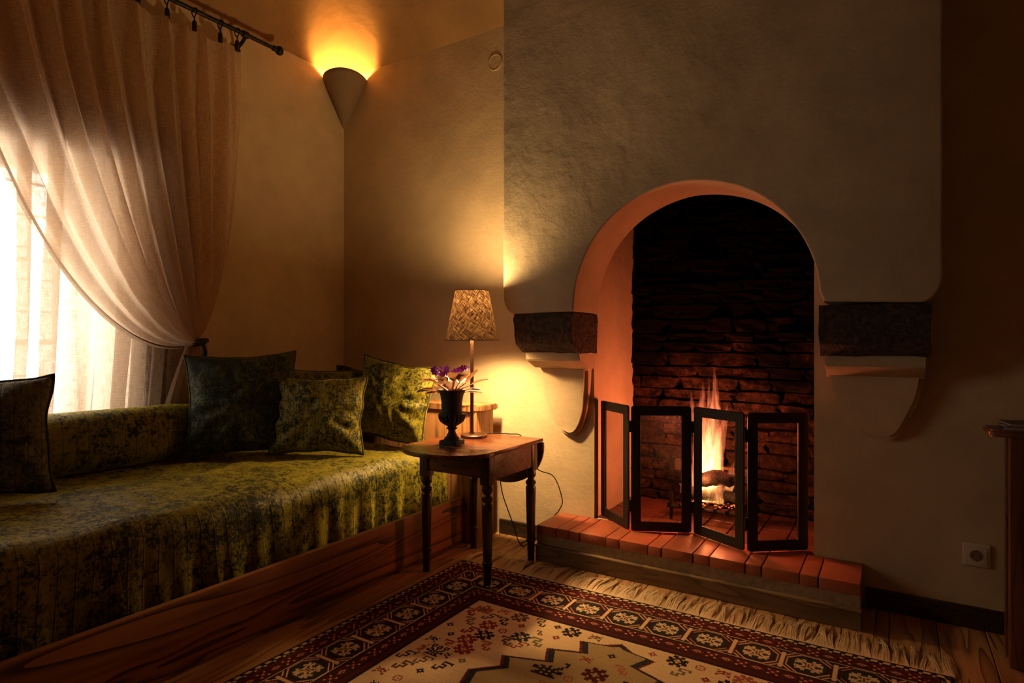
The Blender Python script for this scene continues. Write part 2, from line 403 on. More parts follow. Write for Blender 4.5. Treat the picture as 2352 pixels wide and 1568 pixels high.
# ---------------------------------------------------------------- fireplace
fp = thing('fireplace', 'plastered arched fireplace with a wide hood resting on dark stone corbels', 'fireplace', (-.72, WY, 0))
HY = 2.385
AC, AR, AZ = -.700, .4825, 1.15
def fpo(name, bm, mat, smooth=False, auto=None, parent=fp):
    return keep(obj(name, bm, mat, parent, smooth, auto))
hx0, hx1, hz = -1.552, .137, 1.128
poly = []
for k in range(7):
    a = R(180+90*k/6); poly.append((hx0+.06+.06*math.cos(a), hz+.09+.09*math.sin(a)))
poly.append((-1.35, hz+.003)); poly.append((AC-AR-.004, hz+.004))
N = 56
for k in range(N+1):
    a = math.pi-math.pi*k/N
    wob = 1+.010*nz(math.cos(a)*2.3, math.sin(a)*2.3, 4)
    px = AC+AR*wob*math.cos(a); pz = AZ+AR*wob*math.sin(a)
    if k == N: px += .012
    poly.append((px, pz))
poly.append((FX1+.055, hz+.012)); poly.append((-.05, hz+.006))
for k in range(7):
    a = R(270+90*k/6); poly.append((hx1-.06+.06*math.cos(a), hz+.09+.09*math.sin(a)))
poly.append((hx1, CZ+.55)); poly.append((hx0, CZ+.55))
bm = bmesh.new(); A, B = prism(bm, poly, HY, WY)
bmesh.ops.bevel(bm, geom=[e for e in bm.edges if all(abs(v.co.y-HY) < 1e-5 for v in e.verts) and not all(v.co.z > CZ-.01 for v in e.verts)],
                offset=.016, segments=4, affect='EDGES', profile=.5, clamp_overlap=True)
bmesh.ops.triangulate(bm, faces=[f for f in bm.faces if len(f.verts) > 4])
fpo('hood', bm, 'hood', True, 40)
# firebox shell
bm = bmesh.new(); box(bm, FX0-.05, FX0, WY+.12, FB+.1, .1, 2.3, bev=.004); fpo('jamb_panel', bm, 'plaster')
bm = bmesh.new(); box(bm, FX1, FX1+.05, WY+.12, FB+.1, .1, 2.3, bev=.004); fpo('jamb_panel', bm, 'soot')
bm = bmesh.new(); box(bm, FX0-.1, FX1+.1, WY+.02, FB+.12, 2.25, 2.34); box(bm, FX0-.1, FX1+.1, WY+.121, WY+.16, FT, 2.3); fpo('flue_throat', bm, 'soot')
bk = fpo('back_panel', bx(FX0, FX1, FB+.03, FB+.12, .1, 2.3), 'soot')
z = .165; row = 0
vari = []
for q in range(8):
    b2 = bmesh.new(); box(b2, -.5, .5, -.5, .5, -.5, .5, bev=.06, seg=1)
    bmesh.ops.subdivide_edges(b2, edges=[e for e in b2.edges if e.calc_length() > .5], cuts=1, use_grid_fill=True)
    for v in b2.verts: v.co += Vector((nz(v.co.x*3+q*7, v.co.y*3, v.co.z*3), nz(v.co.x*3, v.co.y*3+q*5, v.co.z*3+9), nz(v.co.x*3+4, v.co.y*3+q, v.co.z*3)))*.2
    me = bpy.data.meshes.new('brick'); b2.to_mesh(me); b2.free(); me.materials.append(M['sooty']); vari.append(me)
while z < 1.98:
    h = random.uniform(.045, .075); x = FX0-random.uniform(0, .1)
    while x < FX1:
        wd = random.uniform(.11, .24); xa, xb = max(x, FX0+.001), min(x+wd, FX1-.001)
        if xb-xa > .03:
            o = bpy.data.objects.new('brick', random.choice(vari)); C.objects.link(o); o.parent = bk
            o.scale = (xb-xa-.007, .07, h-.007); o.location = Vector(((xa+xb)/2, FB+.012+random.uniform(-.02, .014), z+h/2))-Vector(fp.location)
            bk.location = (0, 0, 0)
        x += wd
    z += h
# corbels
def corbel(xa, xb, stone_inner_left):
    prof = [(HY+.012, 1.128), (HY-.004, 1.10), (HY+.0, 1.03), (HY+.022, .99), (HY+.085, .948), (WY, .945), (WY, 1.128)]
    bm = bmesh.new(); prism(bm, prof, xa, xb, 'X')
    bmesh.ops.triangulate(bm, faces=bm.faces)
    bmesh.ops.subdivide_edges(bm, edges=[e for e in bm.edges if e.calc_length() > .05], cuts=5, use_grid_fill=True)
    for v in bm.verts:
        if v.co.z < 1.12:
            n = Vector((nz(*(v.co*14)), nz(*(v.co*14+Vector((9, 0, 0)))), nz(*(v.co*14+Vector((0, 9, 0))))))
            v.co += n*.007
        if v.co.y > WY-.003: v.co.y = WY
    st = fpo('corbel_stone', bm, 'basalt', True, 60); st['label'] = 'dark rough stone block'
    prof = [(HY+.085, .95), (HY+.095, .912), (WY-.085, .872), (WY, .872), (WY, .95)]
    bm = bmesh.new(); prism(bm, prof, xa+.012, xb-.010, 'X')
    bmesh.ops.bevel(bm, geom=[e for e in bm.edges if e.calc_length() > .01 and max(v.co.y for v in e.verts) < WY-.01], offset=.004, segments=2, affect='EDGES')
    fpo('corbel_moulding', bm, 'hood', True, 35)
corbel(-1.495, -1.19, False); corbel(-.222, .108, True)
def apron(poly, th):
    pts = catmull([(p[0], 0, p[1]) for p in poly], 6)
    bm = bmesh.new(); prism(bm, [(p.x, p.z) for p in pts], WY-th, WY)
    for v in bm.verts:
        if v.co.y < WY-.001:
            k = (.875-v.co.z)/.3; v.co.y += th*.45*max(0, min(1, k))
    bmesh.ops.bevel(bm, geom=[e for e in bm.edges if all(v.co.y < WY-.001 for v in e.verts) and not all(v.co.z > .86 for v in e.verts)], offset=.016, segments=4, affect='EDGES')
    bmesh.ops.triangulate(bm, faces=[f for f in bm.faces if len(f.verts) > 4])
    fpo('corbel_apron', bm, 'plaster', True, 40)
apron([(-1.47, .874), (-1.465, .78), (-1.44, .66), (-1.39, .58), (-1.33, .545), (-1.28, .565), (-1.24, .65), (-1.222, .76), (-1.216, .874)], .06)
apron([(-.215, .874), (-.20, .80), (-.165, .72), (-.115, .665), (-.05, .638), (.01, .65), (.052, .72), (.083, .80), (.095, .874)], .075)
# round vent plate high on the wall, left of the hood
bm = bmesh.new(); lathe(bm, [(.044, 0), (.044, .004), (.040, .006), (.037, .003), (.0, .003)], 0, 0, 28, cap=False)
vp = obj('wall_vent', bm, 'plaster', smooth=True, auto=30); vp.rotation_euler = (R(90), 0, 0); vp.location = (-1.772, WY, 2.47)
tag(vp, 'small round plastered flue cover high on the wall beside the hood', 'vent cover')

# ---------------------------------------------------------------- hearth
he = thing('hearth', 'low hearth step topped with terracotta bricks in front of the firebox', 'hearth', (-.74, 2.53, 0))
HF = 2.408; HX0, HX1 = -1.385, -.093; HZ = .16
# joints measured along the nosing
us = [90, 217, 292, 363, 527, 613, 795, 882, 1080, 1185, 1410, 1515, 1755, 1875, 2145]
xs = []
for u in us:
    t = (1200+u/2.767-1176)/1389; xs.append(HF*(t*.8462-.5329)/(.8462+.5329*t))
k0 = (HX1-HX0)/(xs[-1]-xs[0]); xs = [HX0+(x-xs[0])*k0 for x in xs]
for a, b in zip(xs, xs[1:]):
    bm = bmesh.new(); hw = (b-a)/2-.002
    box(bm, -hw, hw, -.12, .12, -.0205, .0205, bev=.0035, seg=2)
    o = obj('brick', bm, 'tile', he, True, 35); o.location = Vector(((a+b)/2, HF+.1205+random.uniform(-.002, .002), HZ-.0205+random.uniform(-.001, .0008)))-Vector(he.location)
    o.rotation_euler.z = random.uniform(-.004, .004)
for j in range(2):                      # bricks inside the firebox floor
    for i in range(8):
        wd = (FX1-FX0)/8; bm = bmesh.new(); box(bm, -wd/2+.002, wd/2-.002, -.125, .125, -.02, .02, bev=.003, seg=1)
        o = obj('brick', bm, 'tile_dark', he, True, 35); o.location = Vector((FX0+wd*(i+.5), WY+.133+j*.256, HZ-.0205+random.uniform(-.001, .001)))-Vector(he.location)
bm = bmesh.new(); box(bm, HX0+.002, HX1-.002, HF+.006, WY, .072, .1185); box(bm, FX0, FX1, WY, FB+.03, .072, .1185)
keep(obj('plaster_riser', bm, 'mortar', he))
keep(obj('wooden_kickboard', bx(HX0, HX1, HF-.006, HF+.02, 0, .066, bev=.002), 'step_wood', he))
keep(obj('wooden_lip', bx(HX0-.002, HX1+.004, HF-.014, HF+.02, .066, .074, bev=.003), 'step_wood', he))

# ---------------------------------------------------------------- firescreen
fs = thing('firescreen', 'black folding four-panel iron firescreen with fine wire mesh', 'firescreen', (-.72, 2.62, HZ))
SP = [(-1.195, 2.705), (-.985, 2.540), (-.740, 2.662), (-.495, 2.532), (-.283, 2.695)]
Hs = .552
def fsl(o, M4): o.data.transform(Matrix.Translation(-Vector(fs.location)) @ M4); return o
for i in range(4):
    p, q = Vector((*SP[i], 0)), Vector((*SP[i+1], 0)); d = (q-p); L = d.length-.014; d.normalize()
    M4 = Matrix.Translation(p+d*.007+Vector((0, 0, HZ+.004))) @ Matrix(((d.x, -d.y, 0, 0), (d.y, d.x, 0, 0), (0, 0, 1, 0), (0, 0, 0, 1)))
    fw, th = .042, .009
    def rr(x0, x1, z0, z1, r, n=5):
        P = []
        for cx, cz, a0 in ((x1-r, z1-r, 0), (x0+r, z1-r, 90), (x0+r, z0+r, 180), (x1-r, z0+r, 270)):
            for k in range(n+1):
                a = R(a0+90*k/n); P.append((cx+r*math.cos(a), cz+r*math.sin(a)))
        return P
    O = rr(0, L, 0, Hs, .012); I = rr(fw, L-fw, fw, Hs-fw, .004)
    bm = bmesh.new(); n = len(O); V = []
    for y in (-th/2, th/2): V.append(([bm.verts.new((a, y, b)) for a, b in O], [bm.verts.new((a, y, b)) for a, b in I]))
    (o0, i0), (o1, i1) = V
    for k in range(n):
        k2 = (k+1) % n
        bm.faces.new((o0[k], o0[k2], i0[k2], i0[k])); bm.faces.new((o1[k2], o1[k], i1[k], i1[k2]))
        bm.faces.new((o0[k2], o0[k], o1[k], o1[k2])); bm.faces.new((i0[k], i0[k2], i1[k2], i1[k]))
    bmesh.ops.recalc_face_normals(bm, faces=bm.faces)
    bmesh.ops.bevel(bm, geom=[e for e in bm.edges if abs(e.verts[0].co.y-e.verts[1].co.y) < 1e-6], offset=.0012, segments=1, affect='EDGES')
    pn = fsl(obj('panel_frame', bm, 'black_iron', fs), M4)
    # wire mesh as real crossed wires
    x0, x1, z0, z1 = fw-.002, L-fw+.002, fw-.002, Hs-fw+.002; bm = bmesh.new(); pit = .0062; wr = .00042
    W_, H_ = x1-x0, z1-z0
    for sgn in (1, -1):
        c = -H_*.6
        while c < W_+H_*.6:
            # line x = c + s*0.6*(z)  clipped to the panel
            zs = sorted([0, H_]); a, b = (0, c if sgn > 0 else c), None
            t0, t1 = 0.0, H_
            kx = .6*sgn; cx = c if sgn > 0 else c
            base = cx if sgn > 0 else cx+0
            lo, hi = (0-base)/kx, (W_-base)/kx
            if lo > hi: lo, hi = hi, lo
            t0, t1 = max(t0, lo), min(t1, hi)
            if t1-t0 > .004:
                A_ = Vector((x0+base+kx*t0, 0, z0+t0)); B_ = Vector((x0+base+kx*t1, 0, z0+t1))
                tube(bm, [A_, B_], wr, 3, cap=False)
            c += pit
        # second family needs the mirrored range
    wm = fsl(obj('wire_mesh', bm, 'rod', fs), M4); wm['kind'] = 'stuff'
    if i < 3:
        for zc in (.09, .44):
            bm = bmesh.new(); lathe(bm, [(.007, HZ+zc), (.007, HZ+zc+.05)], q.x, q.y, 10); fsl(obj('hinge', bm, 'black_iron', fs, True, 40), Matrix.Identity(4))

# ---------------------------------------------------------------- fire
grate = thing('fire_grate', 'small iron fire basket standing in the firebox under the logs', 'fire grate', (-.74, 2.95, HZ))
bm = bmesh.new()
for x in np.linspace(-.90, -.58, 7): tube(bm, [(x, 2.82, HZ+.07), (x, 3.05, HZ+.07)], .007, 6)
for y in (2.83, 3.04): tube(bm, [(-.91, y, HZ+.062), (-.57, y, HZ+.062)], .008, 6)
for x in (-.89, -.59):
    for y in (2.83, 3.04): tube(bm, [(x, y, HZ), (x, y, HZ+.13)], .008, 6)
keep(obj('basket', bm, 'rod', grate))
bm = bmesh.new(); box(bm, -.93, -.56, 3.045, 3.057, HZ+.215, HZ+.228); box(bm, -.935, -.86, 3.03, 3.07, HZ+.19, HZ+.245, bev=.004)
for x in (-.9, -.59): box(bm, x-.006, x+.006, 3.045, 3.057, HZ, HZ+.22)
keep(obj('back_bar', bm, 'bronze', grate))
def log(a, b, r, label, sd):
    a, b = Vector(a), Vector(b); n = 10; bm = bmesh.new()
    tube(bm, [a.lerp(b, i/n)+Vector((0, 0, .006*math.sin(i+sd))) for i in range(n+1)], lambda t: r*(1+.12*math.sin(9*t+sd)), 10)
    for v in bm.verts: v.co += Vector((nz(*(v.co*30)), nz(*(v.co*30+Vector((5, 5, 5)))), nz(*(v.co*30-Vector((5, 0, 3))))))*r*.4
    o = obj('log', bm, 'char', None, True, 50); return tag(o, label, 'log', 'logs burning in the fireplace')
log((-.87, 2.90, HZ+.115), (-.60, 2.97, HZ+.105), .030, 'charred log lying lowest across the iron grate', 1)
log((-.84, 3.0, HZ+.12), (-.58, 2.90, HZ+.12), .026, 'charred log lying crosswise at the back of the grate', 2)
log((-.77, 2.89, HZ+.195), (-.56, 2.96, HZ+.205), .034, 'blackened split log resting highest in the flames', 5)
bm = bmesh.new()
for k in range(70):
    x, y = random.uniform(-.88, -.60), random.uniform(2.84, 3.03); s = random.uniform(.002, .006)
    bmesh.ops.create_icosphere(bm, subdivisions=1, radius=s, matrix=Matrix.Translation((x, y, HZ+.080+random.uniform(0, .008))) @ Matrix.Diagonal((1.3, 1, .7, 1)))
tag(obj('embers', bm, 'ember'), 'glowing red embers scattered on the iron grate', 'embers', kind='stuff')
# flames: closed tongues of glowing gas
fm = thing('flame', 'tall orange flame rising from the burning logs', 'fire', (-.745, 2.95, HZ+.08))
def tongue(x, y, z0, h, r, lean, sd, depth=.7):
    bm = bmesh.new(); n = 26; seg = 16; rings = []
    for i in range(n+1):
        t = i/n
        rad = 1.25*r*(.55+.9*math.sin(min(1, t*1.5+.12)*math.pi*.6))*(1-t)**.85+.0008
        cx = x+lean*t**1.5+r*.35*math.sin(t*7+sd)*t; cy = y+.3*r*math.sin(t*5+sd*2)*t
        ring = []
        for k in range(seg):
            a = 2*math.pi*k/seg; wv = 1+.35*nz(math.cos(a)*1.5+sd, math.sin(a)*1.5, t*4+sd)
            ring.append(bm.verts.new((cx+rad*wv*math.cos(a), cy+rad*depth*wv*math.sin(a), z0+h*t)))
        rings.append(ring)
    for A, B in zip(rings, rings[1:]):
        for k in range(seg): bm.faces.new((A[k], A[(k+1) % seg], B[(k+1) % seg], B[k]))
    bm.faces.new(rings[0][::-1]); bm.faces.new(rings[-1])
    o = keep(obj('flame_tongue', bm, 'flame', fm, True)); return o
for a in ((-.755, 2.955, HZ+.075, .58, .040, -.035, 1.0), (-.735, 2.93, HZ+.08, .645, .034, .03, 3.1), (-.775, 2.94, HZ+.075, .54, .028, -.05, 5.2), (-.76, 2.96, HZ+.08, .50, .030, .0, 7.2),
          (-.745, 2.94, HZ+.08, .54, .026, .015, 8.8), (-.73, 2.95, HZ+.08, .60, .024, -.01, 11.5), (-.75, 2.92, HZ+.08, .45, .028, -.07, 9.3), (-.735, 2.94, HZ+.08, .43, .026, .065, 12.7),
          (-.72, 2.96, HZ+.09, .48, .030, .055, 2.2), (-.79, 2.935, HZ+.08, .30, .022, -.03, 4.0), (-.69, 2.91, HZ+.08, .15, .020, .02, .5),
          (-.65, 2.93, HZ+.13, .16, .018, .03, 6.1)):
    tongue(*a)
light('fire_glow', 'POINT', (-.75, 2.86, HZ+.40), FIRE_W, (1, .20, .085), shadow_soft_size=.06)
light('fire_glow_low', 'POINT', (-.74, 2.86, HZ+.2), FIRE_W*.35, (1, .3, .09), shadow_soft_size=.04)

# ---------------------------------------------------------------- daybed
db = thing('daybed', 'built-in oak daybed with a draped crushed green velvet cover', 'daybed', (-2.4, .9, 0))
RX0, RX1 = -1.835, -1.81
keep(obj('front_rail', bx(RX0, RX1, -1.2, 2.428, .012, .2235, bev=.003), 'rail_wood', db, True, 40))
keep(obj('bed_base', bx(WX+.002, RX0-.03, -1.2, 2.425, .004, .10), 'trim_wood', db))
# velvet cover: a draped cross-section swept along the bed
ny = 760; ys = np.linspace(-1.1, 2.395, ny)
cs = []   # base cross-section (x, z)
for x in np.linspace(-2.88, -1.98, 46): cs.append((x, .462))
for k in range(1, 15):
    a = R(90*k/14); cs.append((-1.98+.085*math.sin(a), .377+.085*math.cos(a)))
for zz in np.linspace(.37, .085, 44)[1:]: cs.append((-1.895+.012*(.377-zz)/.3, zz))
cs = np.array(cs); arc = np.concatenate([[0], np.cumsum(np.hypot(*np.diff(cs, axis=0).T))])
P = np.zeros((ny, len(cs), 3)); UV = np.zeros((ny, len(cs), 2))
for i, y in enumerate(ys):
    endk = max(0, (y-2.30)/.095)**2          # rolls over at the far end
    for j, (x, zz) in enumerate(cs):
        s = arc[j]; down = max(0.0, min(1.0, (s-.95)/.32))
        f1 = nz(y*3.1, s*.9, 1.5); f2 = nz(y*11, s*1.6+2, 7.5); f3 = nz(y*30, s*7, 3.3)
        dx = down*(.034*f1+.036*f2+.007*f3+.010*max(0, nz(y*.9, 3, 3)+.2)*math.sin(y*70+3*s))
        if down > 0: dx = min(dx, .028)
        # diagonal puckers where the cloth bunches
        top = 1-down
        ridge = math.sin((y*.8+s*1.1)*22+3*nz(y*2, s*2, 0)); patch = max(0, nz(y*1.6+3, s*1.7, 9))
        dz = top*(.016*nz(y*1.7, x*2.2, 3)+.008*nz(y*6, x*6, 5)+.014*patch*ridge+.0025*f3)
        sag = -.06*endk*(1 if j < 46 else .6)
        P[i, j] = (x+dx, y-.0, max(.07, zz+dz+sag*top+(.02*f1 if j > 60 and False else 0)))
        UV[i, j] = (y+.012*nz(y*2, s*3, 1), s)
keep(link('velvet_cover', grid_mesh('velvet_cover', P, UV), 'velvet', db)).data
# hanging end of the cover at the far side
ne = 60; xe = np.linspace(-2.86, -1.9, 120); E = np.zeros((120, ne, 3)); EU = np.zeros((120, ne, 2))
for i, x in enumerate(xe):
    for j in range(ne):
        t = j/(ne-1); zz = .405-.31*t
        E[i, j] = (x+.02*t*nz(x*9, t*2, 3), 2.394+.018*math.sin(t*2.2)*(.5+.5*nz(x*9, t*1.5, 8)), zz+.012*nz(x*7, 0, 4)); EU[i, j] = (x, t*.3)
keep(link('cover_end_fold', grid_mesh('cover_end_fold', E, EU), 'velvet', db))

cab = thing('end_cabinet', 'low warm oak cabinet with rounded top closing off the end of the daybed', 'cabinet', (-2.3, 2.5, 0))
keep(obj('body', bx(-2.9, -1.742, 2.432, 2.585, .002, .652, bev=.003), 'cab_wood', cab, True, 40))
cp = [(-2.9, 2.425), (-1.76, 2.425)]
for k in range(9): a = R(-90+90*k/8); cp.append((-1.765+.045*math.cos(a), 2.47+.045*math.sin(a)))
cp += [(-1.72, 2.592), (-2.9, 2.592)]
bm = bmesh.new(); prism(bm, cp, .652, .682, 'Z'); bmesh.ops.bevel(bm, geom=[e for e in bm.edges if abs(e.verts[0].co.z-e.verts[1].co.z) < 1e-6], offset=.004, segments=2, affect='EDGES')
keep(obj('top', bm, 'cab_wood', cab, True, 35))

# bolster along the window wall
nb, nr = 260, 56; P = np.zeros((nb, nr, 3)); UV = np.zeros((nb, nr, 2))
for i in range(nb):
    t = i/(nb-1); y = -1.0+t*2.78
    e = min(1, min(t, 1-t)/.018); e = math.sqrt(max(0, 1-(1-e)**2))
    for k in range(nr):
        a = 2*math.pi*k/(nr-1)
        rad = (.124+.006*nz(y*3, math.cos(a)*1.5, math.sin(a)*1.5)+.004*nz(y*9, a*1.0, 3))*(.25+.75*e)
        rad *= 1+.06*math.cos(4*a)*-1
        zz = .593+rad*math.sin(a)*1.04; zz = max(.474, zz)
        P[i, k] = (-2.782+rad*math.cos(a)*.98, y, zz); UV[i, k] = (y, a*.13)
P[:, -1] = P[:, 0]
bo = link('bolster', grid_mesh('bolster', P, UV), 'velvet_d'); bo.data.materials[0] = M['velvet']
tag(bo, 'long green velvet bolster lying along the window wall on the daybed', 'bolster')

# ---------------------------------------------------------------- cushions
def cushion(label, c, wd, ht, th, normal, lean, roll, mat, sd, swap=False, floorz=.476):
    n = 44; u = np.linspace(-1, 1, n)
    nv = Vector((normal[0], normal[1], 0)).normalized(); xa = Vector((-nv.y, nv.x, 0))
    up = Vector((0, 0, 1)); rotl = Matrix.Rotation(R(lean), 3, xa)
    Mx = rotl @ Matrix((xa, up, nv)).transposed() @ Matrix.Rotation(R(roll), 3, 'Z')
    root = thing('cushion', label, 'cushion', c, 'velvet cushions on the daybed')
    allz = []
    pts = {}
    for side in (1, -1):
        P = np.zeros((n, n, 3)); UV = np.zeros((n, n, 2))
        for i, a in enumerate(u):
            for j, b in enumerate(u):
                e = ((1-a*a)*(1-b*b))
                x = wd/2*a*(1-.10*(1-b*b)); y = ht/2*b*(1-.10*(1-a*a))
                cr = abs(a*b)**5
                z = side*(th/2*max(0, e)**.42*(1+.18*nz(a*1.5+sd, b*1.5, side))+0.007*e**.5*nz(a*5+sd, b*5, side*2)+.007*(1-e)*math.sin(12*math.atan2(b, a)+sd)*min(1, e*6))
                x += .010*nz(b*2+sd, 1, 3)*abs(a); y += .010*nz(a*2+sd, 5, 3)*abs(b)
                P[i, j] = Mx @ Vector((x, y, z)); UV[i, j] = (y, x) if swap else (x, y)
        if side < 0: P = P[::-1]; UV = UV[::-1]
        pts[side] = (P, UV)
    zmin = min(pts[1][0][..., 2].min(), pts[-1][0][..., 2].min())
    dz = (floorz-c[2])-zmin
    for s in (1, -1): pts[s][0][..., 2] += dz
    # front and back joined into one shell
    ma = grid_mesh('shell', *pts[1]); mb = grid_mesh('shell_b', *pts[-1])
    bm = bmesh.new(); bm.from_mesh(ma); bm.from_mesh(mb); bmesh.ops.remove_doubles(bm, verts=bm.verts, dist=1e-5)
    for f in bm.faces: f.smooth = True
    me = bpy.data.meshes.new('cushion_cover'); bm.to_mesh(me); bm.free(); bpy.data.meshes.remove(ma); bpy.data.meshes.remove(mb)
    link('cushion_cover', me, mat, root)
    P = pts[1][0]; loop = [P[i, 0] for i in range(n)]+[P[-1, j] for j in range(1, n)]+[P[i, -1] for i in range(n-2, -1, -1)]+[P[0, j] for j in range(n-2, 0, -1)]
    loop.append(loop[0])
    bm = bmesh.new(); tube(bm, loop, .0055, 6, cap=False); obj('piping', bm, 'pipe_v', root, True)
    return root
cushion('big dark green cushion with crosswise piping seams leaning on the bolster', (-2.54, 1.70, .7), .48, .475, .17, (.80, -.60), -14, 2, 'velvet_d', 1, True)
cushion('small green and gold crushed velvet cushion standing in front of the big dark one', (-2.27, 1.91, .65), .43, .365, .14, (.60, -.80), -12, -1, 'velvet_b', 4)
cushion('golden green cushion leaning on the cabinet behind the flower urn', (-2.125, 2.25, .66), .43, .40, .14, (.25, -.97), -10, -9, 'velvet_b', 9)
cushion('dark green cushion in the corner, mostly hidden behind the small one', (-2.64, 2.12, .66), .50, .38, .15, (.55, -.83), -14, -3, 'velvet', 13)
cushion('dark cushion barely showing behind the golden green one', (-2.40, 2.35, .66), .46, .37, .08, (.2, -.98), -8, -3, 'velvet_d', 17)
cushion('grey green cushion cut off by the left edge of the picture', (-2.55, .73, .66), .44, .40, .15, (.88, -.47), -10, 2, 'velvet_g', 21)

# ---------------------------------------------------------------- curtains
RODX, RODZ = -2.825, 2.582
cr = thing('curtain_rod', 'black iron curtain rod with a ball finial below the ceiling', 'curtain rod', (RODX, .9, RODZ))
bm = bmesh.new(); tube(bm, [(RODX, -1.0, RODZ+.004), (RODX, 2.085, RODZ)], .0105, 12); keep(obj('rod', bm, 'rod', cr, True, 40))
bm = bmesh.new(); bmesh.ops.create_uvsphere(bm, u_segments=20, v_segments=12, radius=.0245, matrix=Matrix.Translation((RODX, 2.11, RODZ)))
tube(bm, [(RODX, 2.07, RODZ), (RODX, 2.09, RODZ)], .015, 12); keep(obj('finial', bm, 'rod', cr, True, 40))
bm = bmesh.new(); tube(bm, [(RODX, 1.905, RODZ-.012), (RODX-.02, 1.905, RODZ-.03), (WX+.01, 1.905, RODZ-.06)], .009, 8)
tube(bm, [(RODX, 1.89, RODZ), (RODX, 1.92, RODZ)], .017, 12)
b2 = [(WX, 1.905, RODZ-.06), (WX+.012, 1.905, RODZ-.06)]; tube(bm, b2, .028, 14); keep(obj('bracket', bm, 'rod', cr, True, 40))

def bez(P, t): a, b, c, d = P; s = 1-t; return a*s**3+3*b*s*s*t+3*c*s*t*t+d*t**3
cu = thing('curtain', 'beige linen curtain swept aside and tied back at the window', 'curtain', (RODX, 1.2, 0))
nu, nv = 520, 150; P = np.zeros((nu, nv, 3)); UV = np.zeros((nu, nv, 2))
L0 = [(.60, 2.49), (.74, 1.95), (1.10, .83), (1.60, .985)]; L1 = [(1.885, 2.495), (1.90, 1.9), (1.83, 1.25), (1.655, 1.01)]
Lm = [(1.28, 2.49), (1.33, 1.9), (1.52, 1.10), (1.63, 1.01)]
NF = 11
for i in range(nu):
    u = i/(nu-1)
    c0, c1, c2 = (1-u)*(1-2*u), 4*u*(1-u), u*(2*u-1)
    ctl = [(c0*a[0]+c1*m[0]+c2*b[0], c0*a[1]+c1*m[1]+c2*b[1]) for a, m, b in zip(L0, Lm, L1)]
    ph = 2*math.pi*NF*(u+.018*math.sin(u*17))
    for j in range(nv):
        v = j/(nv-1); y, z = bez([Vector(c) for c in ctl], v)
        amp = (.036+.012*nz(u*9, 1, 0))*(1-.80*v**2.5)*(.6+.4*min(1, v*6))
        fold = math.sin(ph+.8*nz(u*7, v*2.5, 2))
        sec = .35*math.sin(2.3*ph+3*v+1)*(.5+nz(u*11, v*3, 6))
        x = RODX+.006+amp*(fold+sec)+.012*nz(u*3, v*3, 5)*min(1, v*4)
        x += .035*(1-u)*v**3                                   # front layers pile forward at the tie
        y += .010*math.cos(ph)*(1-v)+.012*nz(u*12, v*3, 11)*(1-v**3)
        z += -.012*(1-v)**8*abs(math.sin(ph/2*1.0))+.012*(u-.5)*v**4
        P[i, j] = (max(WX+.012, x), y, z); UV[i, j] = (u*2.6, v*1.7)
MAIN = P.copy()
keep(link('swept_panel', grid_mesh('swept_panel', P, UV), 'linen', cu))
# dark inner seam parallel to the leading edge
k = 22; seam = [tuple(P[k, j]+np.array((.006, 0, 0))) for j in range(0, nv-4)]
bm = bmesh.new(); tube(bm, seam, .0042, 6); keep(obj('hem_cord', bm, 'hem', cu, True))['label'] = 'dark seam along the leading edge'
# heading tape
bm = bmesh.new()
for off in (.03,):
    pass
bm.free()
# tail below the tie
nu2, nv2 = 200, 60; P2 = np.zeros((nu2, nv2, 3)); UV2 = np.zeros((nu2, nv2, 2))
for i in range(nu2):
    u = i/(nu2-1); ph = 2*math.pi*6*u
    for j in range(nv2):
        v = j/(nv2-1); wdt = .03+.13*v**.8
        y = 1.64+(u-.5)*2*wdt-.02*v; x = RODX-.005+(.022+.01*v)*math.sin(ph+nz(u*5, v*2, 1))*(.45+.55*v)
        P2[i, j] = (max(WX+.012, x), y, 1.0-.42*v); UV2[i, j] = (u*1.2, v*.45)
keep(link('hanging_tail', grid_mesh('hanging_tail', P2, UV2), 'linen', cu))
bm = bmesh.new(); T = []
for k in range(33):
    a = 2*math.pi*k/32; T.append((RODX+.012+.046*math.cos(a), 1.645+.036*math.sin(a), .995+.012*math.sin(a)))
tube(bm, T, .011, 8); tube(bm, catmull([(RODX+.05, 1.65, .985), (RODX+.055, 1.655, .95), (RODX+.03, 1.66, .90)], 5), lambda t: .009+.006*t, 8)
keep(obj('tieback', bm, 'cable', cu, True))
# ring clips
for y, which in zip((1.86, 1.768, 1.637, 1.508, 1.38, 1.25, 1.12, .99, .86, .73), ('nearest the rod end, at the bracket', 'second from the rod end', 'third from the rod end', 'fourth from the rod end, at the top edge', 'fifth from the rod end', 'sixth from the rod end', 'seventh from the rod end', 'eighth from the rod end', 'ninth from the rod end', 'tenth from the rod end')):
    r_ = thing('ring_clip', 'black iron curtain ring with clip, '+which, 'curtain ring', (RODX, y, RODZ), 'ring clips along the rod')
    bm = bmesh.new(); T = [(RODX+.021*math.cos(2*math.pi*k/20), y+.003*math.sin(4*math.pi*k/20), RODZ-.009+.021*math.sin(2*math.pi*k/20)) for k in range(21)]
    tube(bm, T, .003, 6, cap=False); keep(obj('ring', bm, 'rod', r_, True))
    bm = bmesh.new(); tube(bm, [(RODX, y, RODZ-.030), (RODX, y, RODZ-.052)], .0035, 6)
    box(bm, RODX-.007, RODX+.007, y-.009, y+.009, RODZ-.098, RODZ-.054, bev=.003); lathe(bm, [(.008, RODZ-.056), (.008, RODZ-.050)], RODX, y, 8)
    keep(obj('clip', bm, 'rod', r_, True, 40))
